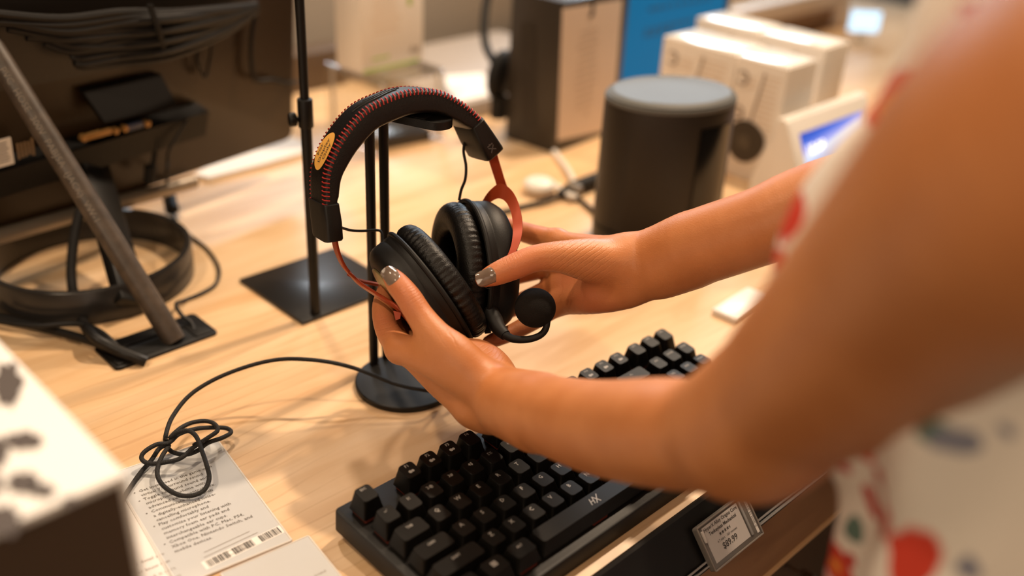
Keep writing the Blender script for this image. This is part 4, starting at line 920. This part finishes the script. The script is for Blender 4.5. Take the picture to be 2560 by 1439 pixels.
# ================================================================== the person: one continuous skin surface grown from a smooth distance field
def J(px, py, d, r): return (np.array(BD(px, py, d)), r*d/F_PX)
def Wp(x, y, z, r): return (np.array((x, y, z), float), r)
class Field:
    """chains of round cones (splined), each chain a plain union, chains melted into each other by k"""
    def __init__(s): s.A, s.Bv, s.ra, s.rb, s.c, s.k, s.g = [], [], [], [], [], [], []
    def chain(s, g, J_, k, n=5):
        P = np.array([p for p, r in J_]); R_ = np.array([r for p, r in J_])
        Q = np.column_stack([P, R_]); Q = np.vstack([2*Q[0]-Q[1], Q, 2*Q[-1]-Q[-2]]); o = []
        for i in range(1, len(Q)-2):
            m = n if len(J_) > 2 else 1
            for j in range(m):
                u = j/m; p0, p1, p2, p3 = Q[i-1:i+3]
                o.append(.5*(2*p1+(p2-p0)*u+(2*p0-5*p1+4*p2-p3)*u*u+(3*p1-p0-3*p2+p3)*u**3) if m > 1 else p1)
        o.append(Q[-2]); c = len(s.k); s.k.append(k); s.g.append(g)
        for p, q in zip(o[:-1], o[1:]): s.A.append(p[:3]); s.Bv.append(q[:3]); s.ra.append(max(p[3], .001)); s.rb.append(max(q[3], .001)); s.c.append(c)
    def seg(s, g, p, q, k): s.chain(g, [p, q], k)
    def done(s):
        s.A, s.Bv, s.ra, s.rb, s.c = map(np.array, (s.A, s.Bv, s.ra, s.rb, s.c)); return s
    def prim(s, i, P):
        a, d = s.A[i], s.Bv[i]-s.A[i]; L2 = d@d
        if L2 < 1e-12: return np.linalg.norm(P-a, axis=1)-s.ra[i]
        h = np.clip((P-a)@d/L2, 0, 1)
        return np.linalg.norm(P-a-h[:, None]*d, axis=1)-(s.ra[i]*(1-h)+s.rb[i]*h)
    def ev(s, P, idx=None):
        idx = range(len(s.ra)) if idx is None else idx
        ch = {}
        for i in idx:
            d = s.prim(i, P); c = s.c[i]; ch[c] = d if c not in ch else np.minimum(ch[c], d)
        core = None; fing = {}
        for c in sorted(ch):
            d, g, k = ch[c], s.g[c], s.k[c]
            if g == 0: core = d if core is None else smin(core, d, k)
            else: fing[g] = d if g not in fing else smin(fing[g], d, k)
        out = core
        for g, d in fing.items():
            m = d if core is None else smin(core, d, GK.get(g, .008))
            out = m if out is None else np.minimum(out, m)
        return out
def smin(a, b_, k):
    h = np.clip(.5+.5*(b_-a)/k, 0, 1); return b_*(1-h)+a*h-k*h*(1-h)
def polygonise(fld, h, proj=2, lo=None, hi=None):
    """naive surface nets on sparse 16-cell blocks, then Newton steps onto the surface"""
    Rm = np.maximum(fld.ra, fld.rb)
    mn = np.min(np.minimum(fld.A, fld.Bv)-Rm[:, None], 0)-.02; mx = np.max(np.maximum(fld.A, fld.Bv)+Rm[:, None], 0)+.02
    NB = 16; bs = NB*h; nb = np.ceil((mx-mn)/bs).astype(int)
    I = np.stack(np.meshgrid(*[np.arange(n) for n in nb], indexing='ij'), -1).reshape(-1, 3); Cc = mn+(I+.5)*bs; rad = bs*.8661
    D = np.stack([fld.prim(i, Cc) for i in range(len(fld.ra))], 1); dm = D.min(1)
    keep = (dm < rad+.025) & (dm > -rad-.03)
    I, D, dm = I[keep], D[keep], dm[keep]
    lin = np.arange(NB+1); gx, gy, gz = np.meshgrid(lin, lin, lin, indexing='ij'); loc = np.stack([gx, gy, gz], -1).reshape(-1, 3)
    KX = int(nb.max()*NB+40); vid, VP, quads = {}, [], []; allk, allp, sub = [], [], []; edges = []
    for bi in range(len(I)):
        idx = np.nonzero(D[bi] < dm[bi]+2*rad+.03)[0]; org = I[bi]*NB
        f = fld.ev(mn+(org+loc)*h, idx)
        if f.min() > 0 or f.max() < 0: continue
        f = f.reshape(NB+1, NB+1, NB+1); s = f < 0
        c8 = [(i, j, k) for i in (0, 1) for j in (0, 1) for k in (0, 1)]
        cnt = sum(s[i:NB+i, j:NB+j, k:NB+k].astype(int) for i, j, k in c8); act = (cnt > 0) & (cnt < 8)
        ci = np.argwhere(act)
        if len(ci):
            acc = np.zeros((len(ci), 3)); n = np.zeros(len(ci))
            for a in c8:
                for ax in range(3):
                    if a[ax]: continue
                    b2 = list(a); b2[ax] = 1
                    fa = f[ci[:, 0]+a[0], ci[:, 1]+a[1], ci[:, 2]+a[2]]; fb = f[ci[:, 0]+b2[0], ci[:, 1]+b2[1], ci[:, 2]+b2[2]]
                    x = (fa < 0) != (fb < 0); tt = np.where(x, fa/np.where(x, fa-fb, 1), 0)
                    p = np.tile(np.array(a, float), (len(ci), 1)); p[:, ax] += tt; acc += p*x[:, None]; n += x
            P = mn+(org+ci+acc/n[:, None])*h
            for _ in range(proj):
                e = .0004; fv = fld.ev(P, idx); g = np.stack([(fld.ev(P+np.eye(3)[q]*e, idx)-fv)/e for q in range(3)], 1)
                g2 = (g*g).sum(1)+1e-9; st = np.clip(fv/g2, -h, h); P = P-g*st[:, None]
            key = ((org+ci)@np.array([KX*KX, KX, 1])); allk.append(key); allp.append(P)
        for ax in range(3):
            s0 = s[:NB, :NB, :NB]; sl_ = [slice(0, NB)]*3; sl_[ax] = slice(1, NB+1); s1 = s[tuple(sl_)]
            w = np.argwhere(s0 != s1)
            if len(w): edges.append((ax, org+w, s0[w[:, 0], w[:, 1], w[:, 2]]))
    keys = np.concatenate(allk); P = np.concatenate(allp); o = np.argsort(keys); keys, P = keys[o], P[o]
    Q = []
    st = np.array([KX*KX, KX, 1])
    for ax, w, ins in edges:
        u_, v_ = [(1, 2), (2, 0), (0, 1)][ax]; base = w@st
        ks = [base-st[u_]-st[v_], base-st[v_], base, base-st[u_]]
        ii = [np.searchsorted(keys, k) for k in ks]; ok = np.ones(len(base), bool)
        for k, i in zip(ks, ii): ok &= (i < len(keys)); ok &= keys[np.minimum(i, len(keys)-1)] == k
        q = np.stack(ii, 1); q = np.where(ins[:, None], q, q[:, ::-1]); Q.append(q[ok])
    return P, np.concatenate(Q)
def np_mesh(name, P, Q, m, parent):
    o0 = np.array(ORG[parent.name]); me = bpy.data.meshes.new(name)
    me.vertices.add(len(P)); me.vertices.foreach_set('co', (P-o0).astype(np.float32).ravel())
    me.loops.add(len(Q)*4); me.loops.foreach_set('vertex_index', Q.astype(np.int32).ravel())
    me.polygons.add(len(Q)); me.polygons.foreach_set('loop_start', np.arange(0, len(Q)*4, 4, dtype=np.int32))
    me.polygons.foreach_set('use_smooth', np.ones(len(Q), bool)); me.update(calc_edges=True); me.validate(); me.materials.append(m)
    o = bpy.data.objects.new(name, me); COL.objects.link(o); o.parent = parent; ORG[o.name] = ORG[parent.name]; return o

GK = {}
fd = Field()
# --- left arm (near the viewer): shoulder, elbow, wrist
SHL, ELL = J(2830, 330, .275, 410), J(1872, 1070, .475, 168)
fd.chain(0, [SHL, J(2550, 508, .305, 402), J(2312, 698, .355, 318), J(2082, 893, .41, 240), J(1934, 1015, .455, 186), ELL], .012)
fd.chain(0, [J(1905, 1062, .468, 160), J(1790, 1086, .500, 143), J(1650, 1081, .535, 138), J(1500, 1068, .590, 119), J(1370, 1036, .645, 98), J(1280, 1008, .690, 84)], .022)
wl1, wl2 = J(1212, 968, .704, 56), J(1226, 1018, .716, 62)
fd.chain(0, [J(1345, 1022, .655, 86), J(1280, 1000, .685, 72), wl1], .008); fd.chain(0, [J(1345, 1040, .66, 88), J(1285, 1022, .69, 74), wl2, J(1190, 1012, .716, 56)], .008)
# left palm
fd.chain(0, [wl1, J(1120, 915, .706, 52), J(1045, 884, .716, 42), J(1000, 872, .724, 35)], .007)     # index metacarpal
fd.chain(0, [J(1190, 1010, .716, 56), J(1115, 955, .726, 48), J(1050, 905, .740, 36), J(1014, 876, .748, 32)], .007)     # middle
fd.chain(0, [wl2, J(1145, 945, .748, 45), J(1075, 905, .764, 35), J(1042, 876, .774, 30)], .007)     # ring
fd.chain(0, [J(1236, 985, .722, 56), J(1222, 925, .752, 50), J(1150, 880, .786, 38), J(1095, 865, .800, 30)], .008)  # little
fd.chain(0, [J(1150, 888, .738, 44), J(1195, 898, .738, 50), J(1232, 925, .728, 48), J(1262, 962, .712, 42)], .013)                                       # heel of the hand
# left thumb
GK[1] = .010
fd.chain(1, [J(1190, 935, .700, 50), J(1140, 888, .701, 52), J(1092, 845, .704, 43), J(1052, 792, .709, 35), J(1021, 743, .713, 32.5), J(993, 708, .720, 29), J(974, 684, .724, 20)], .006)
# left fingers behind the cup
for g, J_ in ((2, [J(1000, 872, .724, 34), J(968, 824, .744, 30), J(957, 770, .764, 27), J(963, 726, .780, 21)]),
              (3, [J(1014, 876, .748, 31), J(982, 828, .772, 29), J(974, 774, .792, 26), J(982, 732, .806, 20)]),
              (4, [J(1042, 876, .774, 29), J(1006, 834, .796, 27), J(996, 784, .814, 24), J(1002, 746, .824, 19)]),
              (5, [J(1095, 865, .800, 28), J(1054, 844, .818, 24), J(1038, 804, .832, 21), J(1040, 774, .838, 17)])):
    GK[g] = .006; fd.chain(g, J_, .003)
# --- right arm
SHR, ELR = Wp(.345, -.40, .415, .048), Wp(.372, -.235, .275, .036)
wr1, wr2 = J(1575, 640, .776, 52), J(1580, 702, .778, 54)
fd.chain(0, [SHR, Wp(.362, -.31, .34, .042), ELR], .012)
fd.chain(0, [ELR, J(2060, 505, .705, 108), J(1900, 566, .722, 98), J(1745, 618, .748, 95), J(1660, 650, .764, 83)], .02)
fd.chain(0, [J(1720, 615, .756, 76), J(1650, 632, .768, 66), wr1], .008); fd.chain(0, [J(1720, 650, .756, 70), J(1650, 684, .766, 62), wr2], .008)
# right palm
fd.chain(0, [wr1, J(1500, 625, .788, 38), J(1430, 610, .806, 29), J(1392, 600, .816, 27)], .007)
fd.chain(0, [wr1, J(1500, 655, .792, 42), J(1405, 658, .816, 32)], .007)
fd.chain(0, [wr2, J(1500, 700, .792, 44), J(1405, 710, .815, 32)], .007)
fd.chain(0, [wr2, J(1545, 722, .780, 54), J(1480, 736, .788, 49), J(1402, 754, .808, 32)], .007)
# right thumb
GK[6] = .010
fd.chain(6, [J(1545, 660, .770, 60), J(1475, 650, .764, 55), J(1405, 642, .752, 41), J(1342, 645, .746, 34), J(1288, 665, .742, 33), J(1242, 684, .740, 29), J(1208, 698, .741, 20)], .006)
for g, J_ in ((7, [J(1392, 600, .816, 27), J(1330, 586, .838, 26), J(1268, 567, .850, 23), J(1232, 556, .848, 19)]),
              (8, [J(1405, 658, .816, 30), J(1335, 674, .838, 27), J(1278, 690, .838, 24), J(1246, 702, .832, 19)]),
              (9, [J(1405, 710, .815, 30), J(1345, 738, .834, 27), J(1288, 764, .832, 25), J(1248, 786, .826, 20)]),
              (10, [J(1402, 754, .808, 28), J(1345, 795, .812, 24), J(1285, 828, .806, 21.5), J(1238, 848, .800, 19), J(1220, 853, .798, 14)])):
    GK[g] = .006; fd.chain(g, J_, .003)
# --- shoulders, chest, neck, head (above the frame)
CH, NK, HDc = Wp(.160, -.370, .33, .095), Wp(.172, -.345, .470, .046), Wp(.178, -.300, .640, .074)
fd.chain(0, [SHL, Wp(.09, -.385, .42, .055), Wp(.17, -.385, .42, .06), Wp(.25, -.395, .42, .055), SHR], .04)
fd.chain(0, [Wp(.130, -.372, .37, .060), Wp(.125, -.345, .30, .068), Wp(.118, -.372, .22, .060), Wp(.118, -.40, .05, .076)], .05)
fd.chain(0, [Wp(.215, -.372, .37, .060), Wp(.218, -.345, .30, .068), Wp(.212, -.375, .22, .060), Wp(.215, -.40, .05, .076)], .05)
fd.chain(0, [Wp(.168, -.375, .41, .06), NK, Wp(.176, -.325, .545, .045)], .03)
fd.seg(0, HDc, Wp(.178, -.318, .665, .078), .02); fd.seg(0, Wp(.178, -.285, .600, .060), Wp(.178, -.243, .560, .026), .03)
fd.seg(0, Wp(.178, -.236, .628, .008), Wp(.178, -.222, .604, .010), .012); fd.seg(0, Wp(.165, -.226, .598, .006), Wp(.191, -.226, .598, .006), .01)
fd.seg(0, Wp(.160, -.233, .575, .006), Wp(.196, -.233, .575, .006), .008); fd.seg(0, Wp(.150, -.240, .645, .010), Wp(.206, -.240, .645, .010), .012)
for s_ in (-1, 1): fd.seg(0, Wp(.178+s_*.076, -.315, .640, .010), Wp(.178+s_*.080, -.320, .605, .007), .008)
fd.done()
t = thing('person', 'person in a white floral dress leaning in, holding the headset with both hands, taupe nails', 'person', (.16, -.40, -.92))
PV, PQ = polygonise(fd, .0022)
body = np_mesh('body', PV, PQ, SKIN, t)
# reddish flush at finger ends and knuckles
tips = [J(*x)[0] for x in ((976, 690, .724, 1), (1212, 695, .741, 1), (963, 735, .78, 1), (966, 822, .744, 1), (1232, 850, .8, 1), (1268, 566, .85, 1), (1330, 588, .838, 1), (1288, 764, .832, 1), (1345, 740, .834, 1), (1278, 690, .838, 1), (1240, 905, .745, 1), (1292, 660, .742, 1), (1010, 745, .713, 1), (1470, 745, .78, 1), (1430, 700, .8, 1), (1480, 770, .78, 1))]
fl_ = np.zeros(len(PV))
for c in tips: fl_ = np.maximum(fl_, np.exp(-((PV-c)**2).sum(1)/(2*.015**2)))
at = body.data.attributes.new('flush', 'FLOAT', 'POINT'); at.data.foreach_set('value', (fl_*.75).astype(np.float32))
# wrinkles: a running coordinate and a soft mask for the skin's creases
cu_, cm_ = np.zeros(len(PV)), np.zeros(len(PV))
for c, dr, sp_, rad_ in (((1448, 662, .748), (.60, -.80, 0), .0036, .019), ((1281, 648, .735), (-.93, -.36, 0), .0024, .0062), ((1020, 735, .705), (-.52, .85, 0), .0024, .0070),
                         ((1212, 905, .716), (.62, -.78, 0), .0033, .013), ((1135, 838, .695), (.55, .6, .4), .0045, .008), ((1425, 745, .79), (-.97, .15, 0), .0085, .017), ((1325, 588, .828), (-.97, .2, 0), .004, .006), ((975, 815, .735), (-.3, .95, 0), .0035, .009)):
    cw = np.array(BD(*c)); dv = np.array(CV(*dr)); r2 = ((PV-cw)**2).sum(1); m_ = np.exp(-r2/(2*rad_**2)); u_ = ((PV-cw)@dv)/sp_*2*math.pi
    tk = m_ > cm_; cu_[tk] = u_[tk]; cm_[tk] = m_[tk]
for nm_, ar in (('crease_u', cu_), ('crease_m', np.clip((cm_-.25)/.5, 0, 1))): at = body.data.attributes.new(nm_, 'FLOAT', 'POINT'); at.data.foreach_set('value', ar.astype(np.float32))
# nails: curved plates laid on the thumb ends
def nail(c2, tipdir, nrm, L_, W_, nm='thumb_nail'):
    c2, tipdir = np.array(c2), np.array(tipdir); tipdir /= np.linalg.norm(tipdir); n = np.array(nrm)-tipdir*(np.array(nrm)@tipdir); n /= np.linalg.norm(n); s_ = np.cross(n, tipdir)
    nu, nv = 15, 17; G = np.zeros((nu, nv, 3))
    for i in range(nu):
        for j in range(nv):
            u_ = i/(nu-1)*2-1; v_ = j/(nv-1)*2-1
            u2 = u_*(1-.0*v_*v_); L2 = L_/2*(math.sqrt(max(0, 1-.55*v_*v_)) if u_ < 0 else math.sqrt(max(0, 1-.30*v_*v_)))
            G[i, j] = c2+tipdir*(u2*L2)+s_*(v_*W_/2)
    P = G.reshape(-1, 3)+n*.012
    near = np.nonzero(np.linalg.norm((fd.A+fd.Bv)/2-c2, axis=1) < .12)[0]
    for _ in range(40): P = P-n*np.clip(fd.ev(P, near)*.8, -.002, .002)[:, None]
    uu = np.repeat(np.linspace(-1, 1, nu), nv); vv_ = np.tile(np.linspace(-1, 1, nv), nu)
    hgt = .0005*(1-np.maximum(0, -uu)**6)*1.0
    flat = c2+n*(((P-c2)@n).max()-.0002)
    top = P+n*(hgt)[:, None]; top += n*(np.clip((flat-P)@n, 0, .004)*np.clip(uu, 0, 1)**1.2*.8)[:, None]
    b = B(); v0 = [b.verts.new(p) for p in top]; v1 = [b.verts.new(p-n*.0009) for p in top]
    for i in range(nu-1):
        for j in range(nv-1):
            q = (i*nv+j, (i+1)*nv+j, (i+1)*nv+j+1, i*nv+j+1); b.faces.new([v0[k] for k in q]); b.faces.new([v1[k] for k in q[::-1]])
    bd_ = [(0, j) for j in range(nv)]+[(i, nv-1) for i in range(1, nu)]+[(nu-1, j) for j in range(nv-2, -1, -1)]+[(i, 0) for i in range(nu-2, 0, -1)]
    ids = [i*nv+j for i, j in bd_]
    for a_, b_ in zip(ids, ids[1:]+ids[:1]): b.faces.new((v0[a_], v0[b_], v1[b_], v1[a_]))
    return obj(nm, b, NAIL, t, smooth=50, label='taupe polished thumb nail')
nail(BD(972, 686, .712), BD(958, 664, .715)-BD(992, 712, .708), CV(-.25, .20, 1), .0145, .0112)
nail(BD(1212, 691, .731), BD(1186, 700, .734)-BD(1240, 680, .730), CV(-.05, .12, 1), .0158, .0118)
# dress
fq = Field()
fq.chain(0, [Wp(.105, -.378, .415, .058), Wp(.175, -.362, .412, .080), Wp(.250, -.380, .418, .062)], .02)
fq.chain(0, [Wp(.152, -.352, .41, .100), Wp(.140, -.345, .37, .090), Wp(.128, -.334, .33, .086), Wp(.120, -.330, .290, .096), Wp(.110, -.365, .235, .086), Wp(.100, -.386, .18, .087), Wp(.097, -.408, .06, .102), Wp(.090, -.40, -.20, .125), Wp(.07, -.40, -.60, .15), Wp(.06, -.40, -.90, .165)], .02)
fq.chain(0, [Wp(.215, -.37, .385, .074), Wp(.215, -.325, .305, .086), Wp(.225, -.385, .22, .090), Wp(.235, -.408, .06, .102), Wp(.24, -.40, -.20, .125), Wp(.26, -.40, -.60, .15), Wp(.27, -.40, -.90, .165)], .03)
fq.chain(0, [Wp(.115, -.392, .40, .062), Wp(.118, -.392, .33, .072), Wp(.118, -.390, .22, .080), Wp(.112, -.405, .06, .095)], .02); fq.chain(0, [Wp(.225, -.392, .40, .062), Wp(.222, -.392, .33, .072), Wp(.220, -.390, .22, .080), Wp(.222, -.405, .06, .095)], .02)
fq.done(); DV, DQ = polygonise(fq, .0065, 1)
dn_ = DV-np.array([.165, -.39, 0]); ang = np.arctan2(dn_[:, 1], dn_[:, 0]); zz = DV[:, 2]
amp = .0055+.010*np.clip((.22-zz)/.5, 0, 1); fold = np.sin(ang*11+zz*7)+.6*np.sin(ang*19-zz*11+1)
rad_ = dn_.copy(); rad_[:, 2] = 0; rad_ /= np.linalg.norm(rad_, axis=1)[:, None]+1e-9
DV = DV+rad_*(amp*fold)[:, None]; DV[:, 2] = np.maximum(DV[:, 2], -.9195)
np_mesh('dress', DV, DQ, FLORAL, t)['label'] = 'white dress with red and grey-green flowers'
b = B(); ball(b, (.178, -.330, .672), .094, 32, 20, s=(.98, 1.0, 1.0)); ball(b, (.178, -.425, .640), .045, 20, 12)
obj('hair', b, mat('hair_brown', (.035, .018, .010), .5, bump=.6, bscale=60), t, smooth=80)
